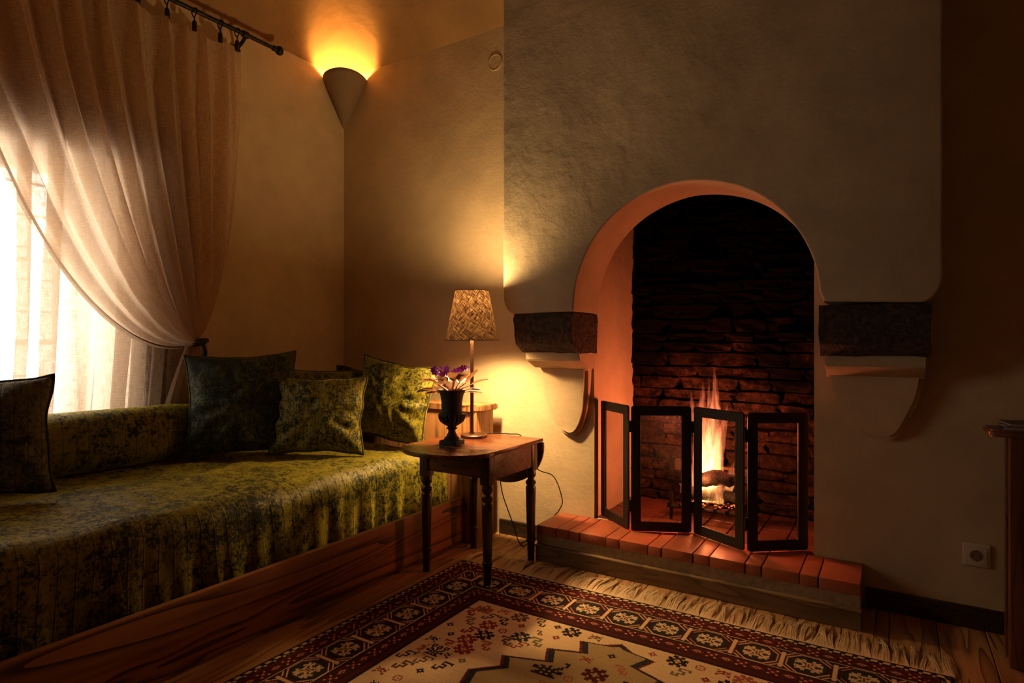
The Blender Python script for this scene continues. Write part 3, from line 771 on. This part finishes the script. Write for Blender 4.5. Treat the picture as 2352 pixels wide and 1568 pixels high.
# straight sheer behind
sh = thing('sheer_curtain', 'thin pale sheer curtain hanging straight behind the swept one', 'curtain', (WX+.03, .8, 0))
nu, nv = 460, 90; P = np.zeros((nu, nv, 3)); UV = np.zeros((nu, nv, 2))
for i in range(nu):
    u = i/(nu-1); y0_ = -.15+u*1.80; ph = 2*math.pi*19*(u+.03*math.sin(u*13)+.012*math.sin(u*37))
    for j in range(nv):
        v = j/(nv-1); z = 1.98-1.44*v
        f = math.sin(ph+.7*nz(u*6, v*2, 3)); f = math.copysign(abs(f)**.7, f)
        y = y0_+.045*math.sin(ph*1.0+.6+.9*v)-.05*v*v*u+.016*nz(u*14, v*2.2, 8)
        P[i, j] = (WX+.034+.019*f+.006*nz(u*30, v*4, 2), y, z); UV[i, j] = (u*3, v*1.4)
keep(link('sheer_panel', grid_mesh('sheer_panel', P, UV), 'sheer', sh))
bm = bmesh.new(); tube(bm, [(WX+.03, -.2, 1.985), (WX+.03, 1.68, 1.985)], .006, 8); keep(obj('wire', bm, 'rod', sh, True))

# ---------------------------------------------------------------- corner sconce
sn = thing('corner_sconce', 'plaster half-cone uplight sconce fitted in the wall corner', 'wall lamp', (WX+.1, WY-.1, 2.34))
nu, nv = 40, 16; SZ = 2.592
P = np.zeros((nu, nv, 3))
for i in range(nu):
    a = R(90*i/(nu-1)); r = .165*(1-i/(nu-1))+.20*(i/(nu-1))+.085*math.sin(2*a)**1.2
    for j in range(nv):
        v = j/(nv-1); rr = r*(v**.92)
        P[i, j] = (WX+rr*math.sin(a), WY-rr*math.cos(a), 2.335+(SZ-2.335)*v+.010*math.sin(2*a)*v)
me = grid_mesh('shade', P); o = keep(link('shade', me, 'sconce', sn)); md = o.modifiers.new('t', 'SOLIDIFY'); md.thickness = .008; md.offset = 0
light('sconce_bulb', 'POINT', (WX+.09, WY-.09, SZ-.072), SCONCE_W, (1, .47, .11), shadow_soft_size=.03)
bm = bmesh.new(); bmesh.ops.create_uvsphere(bm, u_segments=12, v_segments=8, radius=.018, matrix=Matrix.Translation((WX+.085, WY-.085, SZ-.06))); keep(obj('bulb_holder', bm, 'white_plastic', sn, True))

# ---------------------------------------------------------------- drop-leaf table
TZ = .55; TC = -1.592
tb = thing('side_table', 'small dark wooden drop-leaf table with turned legs by the daybed', 'table', (TC, 2.2, 0))
bm = bmesh.new(); box(bm, -1.81, -1.375, 2.052, 2.458, TZ-.017, TZ, bev=.004); keep(obj('table_top', bm, 'table_wood', tb, True, 35))
lp = [(-1.375, 2.050)]+[(TC+.2175*math.cos(a), 2.02-.165*math.sin(a)) for a in np.linspace(0, math.pi, 30)]+[(-1.81, 2.050)]
bm = bmesh.new(); prism(bm, lp, TZ-.017, TZ, 'Z'); bmesh.ops.bevel(bm, geom=[e for e in bm.edges if abs(e.verts[0].co.z-e.verts[1].co.z) < 1e-6], offset=.004, segments=2, affect='EDGES')
keep(obj('raised_leaf', bm, 'table_wood', tb, True, 35))
lp = [(-1.375, TZ-.02)]+[(TC+.2175*math.cos(a), TZ-.045-.185*math.sin(a)) for a in np.linspace(0, math.pi, 30)]+[(-1.81, TZ-.02)]
bm = bmesh.new(); prism(bm, lp, 2.452, 2.469, 'Y'); bmesh.ops.bevel(bm, geom=[e for e in bm.edges if abs(e.verts[0].co.y-e.verts[1].co.y) < 1e-6], offset=.004, segments=2, affect='EDGES')
keep(obj('hanging_leaf', bm, 'table_wood', tb, True, 35))
bm = bmesh.new()
lx0, lx1, ly0, ly1 = -1.722, -1.400, 2.035, 2.385
box(bm, lx1+.002, lx1+.018, ly0+.02, ly1-.02, TZ-.118, TZ-.018); keep(obj('side_apron', bm, 'table_wood', tb))
bm = bx(lx0-.018, lx0-.002, ly0+.02, ly1-.02, TZ-.118, TZ-.018); keep(obj('side_apron', bm, 'table_wood', tb))
for y in (ly0-.014, ly1): keep(obj('end_apron', bx(lx0, lx1, y, y+.014, TZ-.108, TZ-.018), 'table_wood', tb))
for x in (lx0, lx1):
    for y in (ly0, ly1):
        bm = bmesh.new(); box(bm, x-.022, x+.022, y-.022, y+.022, TZ-.135, TZ-.018, bev=.002)
        lathe(bm, [(.016, .0), (.015, .01), (.0165, .05), (.0185, .085), (.022, .092), (.022, .10), (.0175, .105), (.0185, .115), (.0225, .30), (.0235, .335), (.018, .345), (.0235, .352), (.0235, .362), (.016, .37),
                   (.0145, .376), (.023, .388), (.024, .396), (.022, .406), (.021, .416)], x, y, 20)
        keep(obj('leg', bm, 'leg_wood', tb, True, 40))

# ---------------------------------------------------------------- lamp
LX, LY = -1.679, 2.312
lm = thing('table_lamp', 'table lamp with a brown woven conical shade on a slim bronze pole', 'lamp', (LX, LY, TZ))
bm = bmesh.new(); lathe(bm, [(.062, TZ), (.063, TZ+.003), (.062, TZ+.012), (.058, TZ+.015), (.012, TZ+.016)], LX+.012, LY, 40); keep(obj('base', bm, 'bronze', lm, True, 35))
bm = bmesh.new(); tube(bm, [(LX, LY, TZ+.012), (LX, LY, 1.06)], .0085, 14); lathe(bm, [(.014, TZ+.015), (.012, TZ+.024)], LX, LY, 16); keep(obj('pole', bm, 'bronze', lm, True, 40))
n = 96; P = np.zeros((n+1, 10, 3)); UV = np.zeros((n+1, 10, 2))
for i in range(n+1):
    a = 2*math.pi*i/n
    for j in range(10):
        t = j/9; r = .1255+(.0785-.1255)*t; P[i, j] = (LX+r*math.cos(a), LY+r*math.sin(a), 1.006+.233*t); UV[i, j] = (i/n*.64, t*.24)
shd = keep(link('lamp_shade', grid_mesh('lamp_shade', P, UV), 'shade', lm))
bm = bmesh.new()
for r, z in ((.1257, 1.006), (.0787, 1.239)):
    tube(bm, [(LX+r*math.cos(2*math.pi*k/48), LY+r*math.sin(2*math.pi*k/48), z) for k in range(49)], .0018, 6, cap=False)
for k in range(3):
    a = 2*math.pi*k/3+.3; tube(bm, [(LX, LY, 1.215), (LX+.078*math.cos(a), LY+.078*math.sin(a), 1.238)], .0013, 5)
keep(obj('shade_ring', bm, 'cable', lm, True))
bm = bmesh.new(); bmesh.ops.create_uvsphere(bm, u_segments=16, v_segments=10, radius=.02, matrix=Matrix.Translation((LX, LY, 1.075)) @ Matrix.Diagonal((1, 1, 1.2, 1))); 
bl = keep(obj('bulb', bm, 'bulb', lm, True)); 
light('lamp_bulb_top', 'POINT', (LX, LY, 1.195), LAMP_W*.5, (1, .62, .26), shadow_soft_size=.035)
light('lamp_bulb', 'POINT', (LX, LY, 1.058), LAMP_W*.18, (1, .62, .26), shadow_soft_size=.024)
light('added_down_spot', 'SPOT', (LX, LY, 1.05), LAMP_W*1.0, (1, .62, .26), shadow_soft_size=.024, spot_size=R(140), spot_blend=.6)  # spot added inside the shade to brighten rug and floor, no such bulb
# cable
bm = bmesh.new()
tube(bm, catmull([(LX+.06, LY+.02, TZ+.006), (-1.62, 2.36, TZ+.014), (-1.55, 2.44, TZ+.008), (-1.50, 2.476, TZ-.01), (-1.44, 2.50, .40), (-1.36, 2.53, .36), (-1.33, 2.56, .25), (-1.355, 2.575, .19), (-1.395, 2.60, .15), (-1.46, 2.58, .05), (-1.55, 2.55, .006), (-1.52, 2.52, .005)], 8), .0026, 6)
tube(bm, catmull([(-1.64, 2.49, .36), (-1.63, 2.50, .25), (-1.58, 2.52, .10), (-1.555, 2.53, .02), (-1.52, 2.52, .005), (-1.47, 2.50, .05), (-1.45, 2.49, .10)], 8), .0026, 6)
tag(obj('power_cable', bm, 'cable', None, True), 'thin black lamp cable trailing from the small table to the hearth', 'cable')

# ---------------------------------------------------------------- violet in urn
VX, VY = -1.632, 2.098
vt = thing('potted_violet', 'purple flowering african violet planted in a black cast urn', 'potted plant', (VX, VY, TZ))
pr = [(.032, .020), (.034, .026), (.024, .038), (.0165, .052), (.015, .062), (.019, .068), (.026, .071), (.018, .075), (.020, .080), (.036, .090), (.050, .102), (.057, .118), (.058, .130), (.055, .137), (.046, .140), (.0445, .150), (.046, .19), (.050, .215), (.057, .232), (.061, .236), (.060, .240), (.050, .238), (.047, .22), (.045, .20)]
def gad(r, z, a, i):
    zl = z-TZ
    return r*(1+.045*math.cos(20*a)) if .085 < zl < .136 else r
bm = bmesh.new(); lathe(bm, [(r, TZ+z) for r, z in pr], VX, VY, 80, gad); box(bm, VX-.042, VX+.042, VY-.042, VY+.042, TZ, TZ+.021, bev=.003)
bmesh.ops.rotate(bm, verts=bm.verts, cent=(VX, VY, 0), matrix=Matrix.Rotation(R(12), 3, 'Z'))
keep(obj('urn', bm, 'urn', vt, True, 45))
bm = bmesh.new(); lathe(bm, [(.046, TZ+.222), (.03, TZ+.228), (.001, TZ+.23)], VX, VY, 24, cap=False); keep(obj('soil', bm, 'soil', vt, True))
camd = Vector((.846, .533, 0)); camf = Vector((.533, -.846, 0))   # directions to the picture's right / towards the viewer
def leaf(az, el, pl, ll, lw, curl=.3):
    d = camd*math.cos(R(az))+camf*math.sin(R(az)); o0 = Vector((VX, VY, TZ+.225))+d*.012
    dirv = d*math.cos(R(el))+Vector((0, 0, 1))*math.sin(R(el)); side = d.cross(Vector((0, 0, 1))).normalized()
    tip = o0+dirv*pl; bm = bmesh.new(); tube(bm, [o0, o0.lerp(tip, .5)+Vector((0, 0, .004)), tip], .0024, 6); st = keep(obj('petiole', bm, 'petiole', vt, True))
    nu_, nv_ = 15, 11; P = np.zeros((nu_, nv_, 3)); UV = np.zeros((nu_, nv_, 2))
    for i in range(nu_):
        t = i/(nu_-1); el2 = R(el)-curl*1.6*t; 
        cen = tip+(d*math.cos((R(el)+el2)/2)+Vector((0, 0, 1))*math.sin((R(el)+el2)/2))*ll*t
        wv = 1.15*lw*math.sqrt(max(0, 1-(2*t-1)**2))*(1.05-.15*t)
        nrm = side.cross(dirv).normalized(); 
        for j in range(nv_):
            s = 2*j/(nv_-1)-1
            p = cen+side*wv*s+Vector((0, 0, 1))*(.42*wv*s*s+.0008*math.sin(t*25+abs(s)*6))
            P[i, j] = p; UV[i, j] = (s, t)
    lf = keep(link('leaf', grid_mesh('leaf', P, UV), 'leaf', vt))
    return lf
for a in ((178, 8, .05, .095, .028, .25), (195, -2, .045, .07, .026, .2), (165, 38, .06, .075, .022, .5), (200, 34, .07, .07, .024, .7), (120, 48, .06, .07, .028, .7),
          (75, 55, .065, .06, .027, .3), (45, 50, .065, .068, .028, .4), (20, 40, .07, .085, .02, -.1), (5, 26, .08, .085, .02, .2), (355, 2, .045, .08, .02, .1),
          (10, 12, .05, .07, .018, .2), (300, 35, .06, .07, .028, .5), (260, 45, .06, .07, .028, .5), (230, 20, .05, .07, .026, .4)):
    leaf(*a)
def petals(bmf, c, r, nrm):
    nrm = nrm.normalized(); a0 = nrm.orthogonal().normalized(); b0 = nrm.cross(a0); ph = random.random()*6
    for k in range(5):
        a = ph+2*math.pi*k/5; d = a0*math.cos(a)+b0*math.sin(a); s = nrm.cross(d)
        pts = [c+nrm*.0005, c+d*r*.45+s*r*.30+nrm*.0015, c+d*r*.85+s*r*.36+nrm*.004, c+d*r*1.05+nrm*.003, c+d*r*.85-s*r*.36+nrm*.004, c+d*r*.45-s*r*.30+nrm*.0015]
        vs = [bmf.verts.new(p) for p in pts]; bmf.faces.new(vs)
fl_c = []
for k in range(20):
    u_ = random.uniform(-.088, .02) if k < 15 else random.uniform(.035, .075)
    z_ = TZ+.315+random.uniform(-.012, .016)+(.018 if k >= 15 else 0)
    fl_c.append(Vector((VX, VY, 0))+camd*u_+camf*random.uniform(-.02, .035)+Vector((0, 0, z_)))
for c in fl_c:
    bm = bmesh.new(); petals(bm, c, .0145, camf+Vector((random.uniform(-.6, .6), random.uniform(-.6, .6), random.uniform(.1, .9))))
    fo = keep(obj('flower', bm, 'petal', vt)); 
    b2 = bmesh.new(); bmesh.ops.create_icosphere(b2, subdivisions=1, radius=.0022, matrix=Matrix.Translation(c+camf*.004-Vector(vt.location)))
    obj('flower_centre', b2, 'pollen', fo)
bm = bmesh.new()
for c in fl_c[::2]: tube(bm, [Vector((VX, VY, TZ+.225)), (Vector((VX, VY, TZ+.225))+c)/2+Vector((0, 0, .02)), c], .0011, 4)
keep(obj('flower_stems', bm, 'petiole', vt))

# ---------------------------------------------------------------- desk, magazines, socket
dk = thing('desk', 'dark reddish wooden desk at the right edge of the picture', 'desk', (.9, 2.5, 0))
bm = bmesh.new(); prism(bm, [(.250+.025+.025*math.cos(a), 2.385+.025*math.sin(a)) for a in np.linspace(math.pi, 1.5*math.pi, 6)]+[(1.6, 2.36), (1.6, 2.50), (.25, 2.50)], .706, .728, 'Z')
bmesh.ops.bevel(bm, geom=[e for e in bm.edges if abs(e.verts[0].co.z-e.verts[1].co.z) < 1e-6], offset=.006, segments=3, affect='EDGES')
keep(obj('desk_top', bm, 'desk_wood', dk, True, 40))
for (x, y) in ((.322, 2.395), (.322, 2.475), (1.5, 2.395), (1.5, 2.475)):
    keep(obj('leg', bx(x-.018, x+.018, y-.018, y+.018, 0, .706, bev=.004), 'desk_wood', dk, True, 40))
keep(obj('apron', bx(.34, 1.482, 2.385, 2.403, .63, .706), 'desk_wood', dk))
z = .728
for i, (lab, th) in enumerate((('lowest magazine of the small stack on the desk', .006), ('second magazine from the bottom of the stack on the desk', .005), ('third magazine from the bottom of the stack on the desk', .006), ('topmost dark-covered magazine of the stack on the desk', .005))):
    mg = thing('magazine', lab, 'magazine', (.392, 2.43, z), 'magazines stacked on the desk')
    a = R((-6, 4, -12, 9)[i]); Mx = Matrix.Rotation(a, 4, 'Z')
    bm = bx(-.10, .10, -.058, .058, .0006, th-.0006); bmesh.ops.transform(bm, matrix=Mx, verts=bm.verts); obj('pages', bm, 'paper', mg)
    bm = bx(-.102, .102, -.060, .060, th-.0006, th); box(bm, -.102, .102, -.060, .060, 0, .0006); box(bm, .1, .1022, -.060, .060, 0, th)
    bmesh.ops.transform(bm, matrix=Mx, verts=bm.verts); obj('cover', bm, 'paper2', mg)
    z += th
sk = thing('wall_socket', 'ivory round-pin wall socket low on the wall beside the desk', 'socket', (.247, WY, .256))
bm = bx(-.0405, .0405, -.011, 0, -.0405, .0405, bev=.008, seg=3); obj('cover_plate', bm, 'white_plastic', sk, True, 50)
bm = bx(-.0285, .0285, -.0145, -.011, -.0285, .0285, bev=.0015); 
obj('inner_frame', bm, 'white_plastic', sk, True, 40)
bm = bmesh.new(); lathe(bm, [(.0225, .0150), (.0215, .0158), (.0195, .0155), (.019, .0147), (.0, .0147)], 0, 0, 32, cap=False); bmesh.ops.rotate(bm, verts=bm.verts, cent=(0, 0, 0), matrix=Matrix.Rotation(R(90), 3, 'X'))
obj('socket_ring', bm, 'white_plastic', sk, True, 40)
bm = bmesh.new(); lathe(bm, [(.0188, .0148), (.0188, .0151), (.0, .0151)], 0, 0, 32, cap=False); bmesh.ops.rotate(bm, verts=bm.verts, cent=(0, 0, 0), matrix=Matrix.Rotation(R(90), 3, 'X'))
mt = simple('socket_recess', (.2, .15, .1), .5); obj('socket_recess', bm, mt, sk)
for dx in (-.0095, .0095):
    bm = bmesh.new(); lathe(bm, [(.0026, .0151), (.0026, .0156), (0, .0156)], dx, 0, 12, cap=False); bmesh.ops.rotate(bm, verts=bm.verts, cent=(0, 0, 0), matrix=Matrix.Rotation(R(90), 3, 'X'))
    obj('pin_hole', bm, 'dark_hole', sk)
for s in (-1, 1): obj('earth_clip', bx(-.002, .002, -.0165, -.0149, s*.0175-.002, s*.0175+.002), 'bronze', sk)

# ---------------------------------------------------------------- rug
RXA, RXB, RYT, RYB = -1.655, .155, 2.21, -.45
PX = .003
W = int((RXB-RXA)/PX); Hh = int((RYT-.62)/PX)
pal = {'k': (.022, .016, .016), 'r': (.27, .035, .025), 'm': (.085, .014, .014), 'c': (.84, .58, .31), 'o': (.20, .16, .07), 'n': (.022, .035, .04), 't': (.46, .31, .14), 'b': (.14, .07, .04), 'p': (.42, .12, .07)}
keys = list(pal); ki = {k: i for i, k in enumerate(keys)}
img = np.zeros((Hh, W), np.int8)
X = (np.arange(W)+.5)*PX; Y = (np.arange(Hh)+.5)*PX
gx, gy = np.meshgrid(X, Y)
TW = RXB-RXA
left, right, top = gx, TW-gx, gy
e_side = np.minimum(left, right); BW = .315
is_top = top < e_side; a = np.where(is_top, top, e_side); b = np.where(is_top, gx, gy)
def put(mask, c): img[mask] = ki[c]
def band(lo, hi, c): put((a >= lo) & (a < hi), c)
put(a > -1, 'c')
band(0, .012, 'k'); band(.012, .034, 'k')
tooth = (np.mod(b, .034) < .017)
step1 = (a >= .012) & (a < .034)
put(step1 & ((np.mod(b+(a-.012)*.3, .034) < .018) ^ (a > .023) & (np.abs(np.mod(b, .034)-.017) > .004)), 'c')
band(.034, .040, 'k'); band(.040, .043, 'r')
for lo, hi in ((.043, .088), (.232, .277)):
    band(lo, hi, 'm'); mid = (lo+hi)/2; hw = (hi-lo)/2
    bb = np.mod(b, .09)-.045; aa = a-mid
    put((np.abs(aa) < hw) & (np.abs(bb)*.55+np.abs(aa) < .017), 'k'); put((np.abs(bb)*.55+np.abs(aa) < .013) & (np.abs(aa) < hw), 'r')
    put((np.abs(bb)*.55+np.abs(aa) < .007) & (np.abs(aa) < hw), 'c'); put((np.abs(bb) < .006) & (np.abs(aa) < .003), 'm')
    bb2 = np.mod(b+.045, .09)-.045
    zz_ = np.abs(np.abs(bb2)-np.abs(aa)*1.2) < .0035
    put(zz_ & (np.abs(bb2) < .018) & (np.abs(aa) < hw*.85), 'r')
    put((np.abs(np.abs(bb2)-.012) < .003) & (np.abs(np.abs(aa)-.012) < .003), 'c'); put((np.abs(bb2) < .003) & (np.abs(aa) < .003), 'c')
band(.088, .094, 'k'); band(.094, .097, 'c'); band(.097, .100, 'k')
band(.100, .218, 'm')
band(.218, .221, 'c'); band(.221, .232, 'k'); band(.277, .283, 'k'); band(.283, .303, 'm'); band(.303, .315, 'k')
# main band of octagons
cell = .148; bb = np.mod(b-.03, cell)-cell/2; aa = a-.159; inb = (a >= .100) & (a < .218)
cidx = np.floor((b-.03)/cell).astype(int)
oct_ = np.maximum(np.maximum(np.abs(aa)*1.08, np.abs(bb)), (np.abs(aa)+np.abs(bb))*.74)
put(inb & (oct_ < .064), 'c'); put(inb & (oct_ < .0605), 'm'); put(inb & (oct_ < .0545), 'k'); put(inb & (oct_ < .0505), 'n'); 
alt = (cidx % 2 == 0)
# arabesque inside each octagon, mirrored both ways
def star(px, py, m):
    ax, ay = np.abs(px), np.abs(py)
    s = (ax < .006) & (ay < .016)
    s |= (np.abs(ax-ay*.8-.010) < .0045) & (ay < .036) & (ax < .034)
    s |= (np.abs(ay-.016-ax*.35) < .0035) & (ax < .034)
    s |= ((ax-.028)**2+(ay-.013)**2 < .0065**2)
    s |= ((ax-.014)**2+(ay-.031)**2 < .0055**2)
    s |= (np.abs(ax-.036) < .0025) & (ay < .020) & (ay > .004)
    return s & m
put(star(bb, aa, inb & (oct_ < .049)), 'c'); put(inb & (np.abs(bb) < .003) & (np.abs(aa) < .011), 'r')
put(inb & alt & (oct_ < .049) & ~star(bb, aa, inb) & (np.abs(aa) < .03) & (np.abs(bb) < .03) & (np.mod(np.abs(bb)+np.abs(aa), .012) < .004), 'o')
dd = cell/2-np.abs(bb)
put(inb & (dd < .013), 'k'); put(inb & (dd < .0095) & (np.abs(aa) < .055), 'm'); put(inb & (dd < .0062) & (np.abs(aa) < .052), 'c')
put(inb & (np.abs((np.abs(aa)-.030)-dd*.9) < .0028) & (dd > .005) & (dd < .032) & (oct_ > .064), 'c')
# field
fld = (a >= BW); fx0, fy0 = BW, BW
G = {
 'S': ["XXXXX..", "X...X..", "..XXX..", "..X....", "..XXX.X", "....X.X", "....XXX"],
 's': ["XXX..", "X.X..", "..XX.", "..X.X", "..XXX"],
 'F': ["..XX.XX..", "..XXXXX..", "XX.XXX.XX", "XXXX.XXXX", ".XX...XX.", "XXXX.XXXX", "XX.XXX.XX", "..XXXXX..", "..XX.XX.."],
 'D': ["..X..", ".XXX.", "XX.XX", ".XXX.", "..X.."],
 'K': ["X..X..X", ".XXXXX.", "XX.X.XX", "..XXX..", "XX...XX", "X.....X"],
 'O': [".XXX.", "X...X", "X.X.X", "X...X", ".XXX."],
 'P': ["X..X", ".XX.", ".XX.", "X..X"],
 'T': ["XXX..X..XXX", "X.X.XXX.X.X", "XXX.X.X.XXX", ".X..XXX..X.", ".XX..X..XX.", "..XX.X.XX..", "XX.XXXXX.XX", "XXXX.X.XXXX", "...XXXXX...", "..XX.X.XX..", ".XXXXXXXXX."],
 'B': ["X.X.X.X", "XXXXXXX", "X..X..X", "XXXXXXX", "X.X.X.X"]}
def glyph(g, cx, cy, col, s=.006, flip=False, fillc=None, ok=None):
    rows = G[g]; n_, m_ = len(rows), len(rows[0])
    for r_, row in enumerate(rows):
        for c_, ch in enumerate(row):
            if ch != 'X': continue
            cc = m_-1-c_ if flip else c_
            x0 = cx+(cc-m_/2)*s; y0 = cy+(r_-n_/2)*s
            ix0, ix1, iy0, iy1 = int(round(x0/PX)), int(round((x0+s)/PX)), int(round(y0/PX)), int(round((y0+s)/PX))
            if ix0 < 0 or iy0 < 0 or ix1 > W or iy1 > Hh: continue
            if ok is not None and not ok[iy0, ix0]: continue
            img[iy0:iy1, ix0:ix1] = ki[col]
mcx, mcy = TW/2, RYT-1.02             # medallion centre in rug coordinates
mx, my = np.abs(gx-mcx), np.abs(gy-mcy)
# stepped, pointed medallion outline
hwid = np.interp(my, [0, .12, .20, .30, .36, .46, .53, .585, .63, .70, .735, .80, .815, .85], [.36, .40, .34, .38, .31, .34, .27, .30, .17, .20, .10, .13, .05, .0])
tri = 0
dist = hwid+tri-mx
ring = fld & (my < .86)
ok = fld & ~(ring & (dist > -.045))
ok2 = ring & (dist > .075)
cols = ['k', 'r', 'o', 'n', 'p', 'r', 'k', 'b']
rr_ = random.Random(3)
sx = .070
jj = 0
for yy in np.arange(fy0+.035, Hh*PX-.03, .059):
    jj += 1
    for xx in np.arange(fx0+.035+(jj % 2)*sx/2, TW-BW-.02, sx):
        x_, y_ = xx+rr_.uniform(-.008, .008), yy+rr_.uniform(-.006, .006)
        iy, ix = int(y_/PX), int(x_/PX)
        if iy+8 >= Hh or ix+10 >= W or not ok[iy-6, ix-8] or not ok[iy-6, ix+8] or not ok[min(Hh-1, iy+8), ix]: continue
        q = rr_.random(); c = rr_.choice(cols); f = rr_.random() < .5
        if q < .36: glyph('S', x_, y_, c, .0075, f)
        elif q < .45: glyph('s', x_, y_, c, .006, f)
        elif q < .62: glyph('F', x_, y_, c, .0072); glyph('P', x_, y_, 'p', .003)
        elif q < .78: glyph('D', x_, y_, c, .006)
        elif q < .88: glyph('K', x_, y_, c, .006)
        else: glyph('O', x_, y_, c, .006)
for (x_, y_) in ((fx0+.10, fy0+.38), (TW-BW-.10, fy0+.38)):
    img[int((y_-.04)/PX):int((y_+.04)/PX), int((x_-.04)/PX):int((x_+.04)/PX)] = ki['c']; glyph('T', x_, y_, 'k', .006)
for (x_, y_) in ((fx0+.06, fy0+.06), (TW-BW-.06, fy0+.06)):
    glyph('B', x_, y_, 'p', .009); glyph('B', x_, y_, 'n', .004)
put(ring & (dist > 0), 'r'); put(ring & (dist > 0) & (dist < .012) & (np.mod(gx+gy, .014) < .007), 'k')
put(ring & (dist > .012), 'k'); put(ring & (dist > .015), 'n'); put(ring & (dist > .028), 'k'); put(ring & (dist > .031), 't')
for (dx, dy, g, c, s) in ((0, -.635, 'F', 'm', .0085), (-.135, -.60, 'T', 'k', .009), (.135, -.60, 'T', 'k', .009), (0, -.525, 'B', 'm', .013), (-.06, -.70, 'K', 'r', .005), (.055, -.70, 'S', 'p', .007), (-.22, -.53, 'D', 'r', .006), (.21, -.52, 'S', 'p', .007),
                          (0, -.76, 'D', 'k', .006), (-.06, -.575, 'O', 'p', .006), (.06, -.575, 'D', 'p', .006), (-.10, -.50, 'S', 'p', .007), (.10, -.49, 'O', 'r', .007), (0, -.40, 'F', 'm', .012), (-.22, -.38, 'F', 'm', .006), (.22, -.38, 'F', 'm', .006), (-.12, -.34, 'T', 'k', .009), (.12, -.34, 'T', 'k', .009)):
    glyph(g, mcx+dx, mcy+dy, c, s, False, None, ok2)
put((Y[:, None] > 9) & (X[None] > 9), 'k')
rgb = np.array([pal[k_] for k_ in keys])[img]
rgb = rgb*(1+.16*(rng.rand(Hh, W, 1)-.5))*(1+.10*(rng.rand(Hh, 1, 1)-.5))
P = np.zeros((W, Hh, 3)); P[..., 0] = (RXA+X)[:, None]; P[..., 1] = (RYT-Y)[None]
yy_ = (RYT-Y)[None]; xx_ = (RXA+X)[:, None]
P[..., 2] = .0075+.0006*(rng.rand(W, Hh)-.5)+.0012*np.sin(xx_*7+yy_*3)
P[0, :, 2] = P[-1, :, 2] = .001; P[:, 0, 2] = .001
rug = thing('rug', 'red, navy and cream patterned oriental rug with knotted fringe on the floorboards', 'rug', (-.75, 1.0, 0))
me = grid_mesh('pile', P); ca = me.color_attributes.new('Col', 'FLOAT_COLOR', 'POINT')
ca.data.foreach_set('color', np.concatenate([rgb.transpose(1, 0, 2), np.ones((W, Hh, 1))], -1).reshape(-1).astype(np.float32))
keep(link('pile', me, 'rug', rug))
# the rug goes on under and behind the viewer
bm = bmesh.new(); box(bm, RXA, RXB, RYB, .6235, .0005, .0075); me = bpy.data.meshes.new('pile_near'); bm.to_mesh(me); bm.free()
ca = me.color_attributes.new('Col', 'FLOAT_COLOR', 'POINT'); ca.data.foreach_set('color', [.3, .16, .09, 1]*len(me.vertices)); keep(link('pile_near', me, 'rug', rug))
# fringe strands
fv, ff = [], []
def strand(pts, r):
    base = len(fv); n_ = len(pts)
    for i, p in enumerate(pts):
        d = (pts[min(i+1, n_-1)]-pts[max(i-1, 0)]); d.normalize(); s_ = d.cross(Vector((0, 0, 1)))
        if s_.length < 1e-4: s_ = Vector((1, 0, 0))
        s_.normalize(); u_ = s_.cross(d); rr = r*(1-.3*i/(n_-1))
        for k in range(3):
            a_ = 2*math.pi*k/3; fv.append(p+(s_*math.cos(a_)+u_*math.sin(a_))*rr)
    for i in range(n_-1):
        for k in range(3):
            a_ = base+i*3+k; b_ = base+i*3+(k+1) % 3; ff.append((a_, b_, b_+3, a_+3))
x = RXA+.002
while x < RXB-.002:
    cl = rr_.uniform(.010, .022); tip = rr_.uniform(-.018, .018); lift = abs(rr_.gauss(0, .007)); ln = rr_.uniform(.13, .178)
    nst = int(cl/.00125)
    for s in range(nst):
        x0 = x+cl*(s+rr_.random()*.6)/nst; tx = (x+cl/2)*.28+x0*.72+tip+rr_.uniform(-.004, .004); l_ = ln*rr_.uniform(.82, 1.06)
        pts = []
        for i in range(7):
            t = i/6; z_ = .003+.006*math.sin(min(1, t*1.15)*math.pi)*.9+lift*math.sin(t*math.pi)+rr_.uniform(0, .0015)
            pts.append(Vector((x0+(tx-x0)*t+.003*math.sin(t*6+x0*60), min(2.385+.006*rr_.random(), RYT+l_*t), max(.0015, z_+.6*max(0, RYT+l_*t-2.385)))))
        strand(pts, .00085)
    x += cl
me = bpy.data.meshes.new('fringe'); me.from_pydata([tuple(v) for v in fv], [], ff); me.polygons.foreach_set('use_smooth', [True]*len(me.polygons))
fo = keep(link('fringe', me, 'fringe', rug)); fo['kind'] = 'stuff'; fo['label'] = 'cream knotted cotton fringe'
bm = bmesh.new(); tube(bm, [(RXA+(RXB-RXA)*i/60, RYT+.001, .004) for i in range(61)], .003, 6); keep(obj('fringe_braid', bm, 'fringe', rug, True))
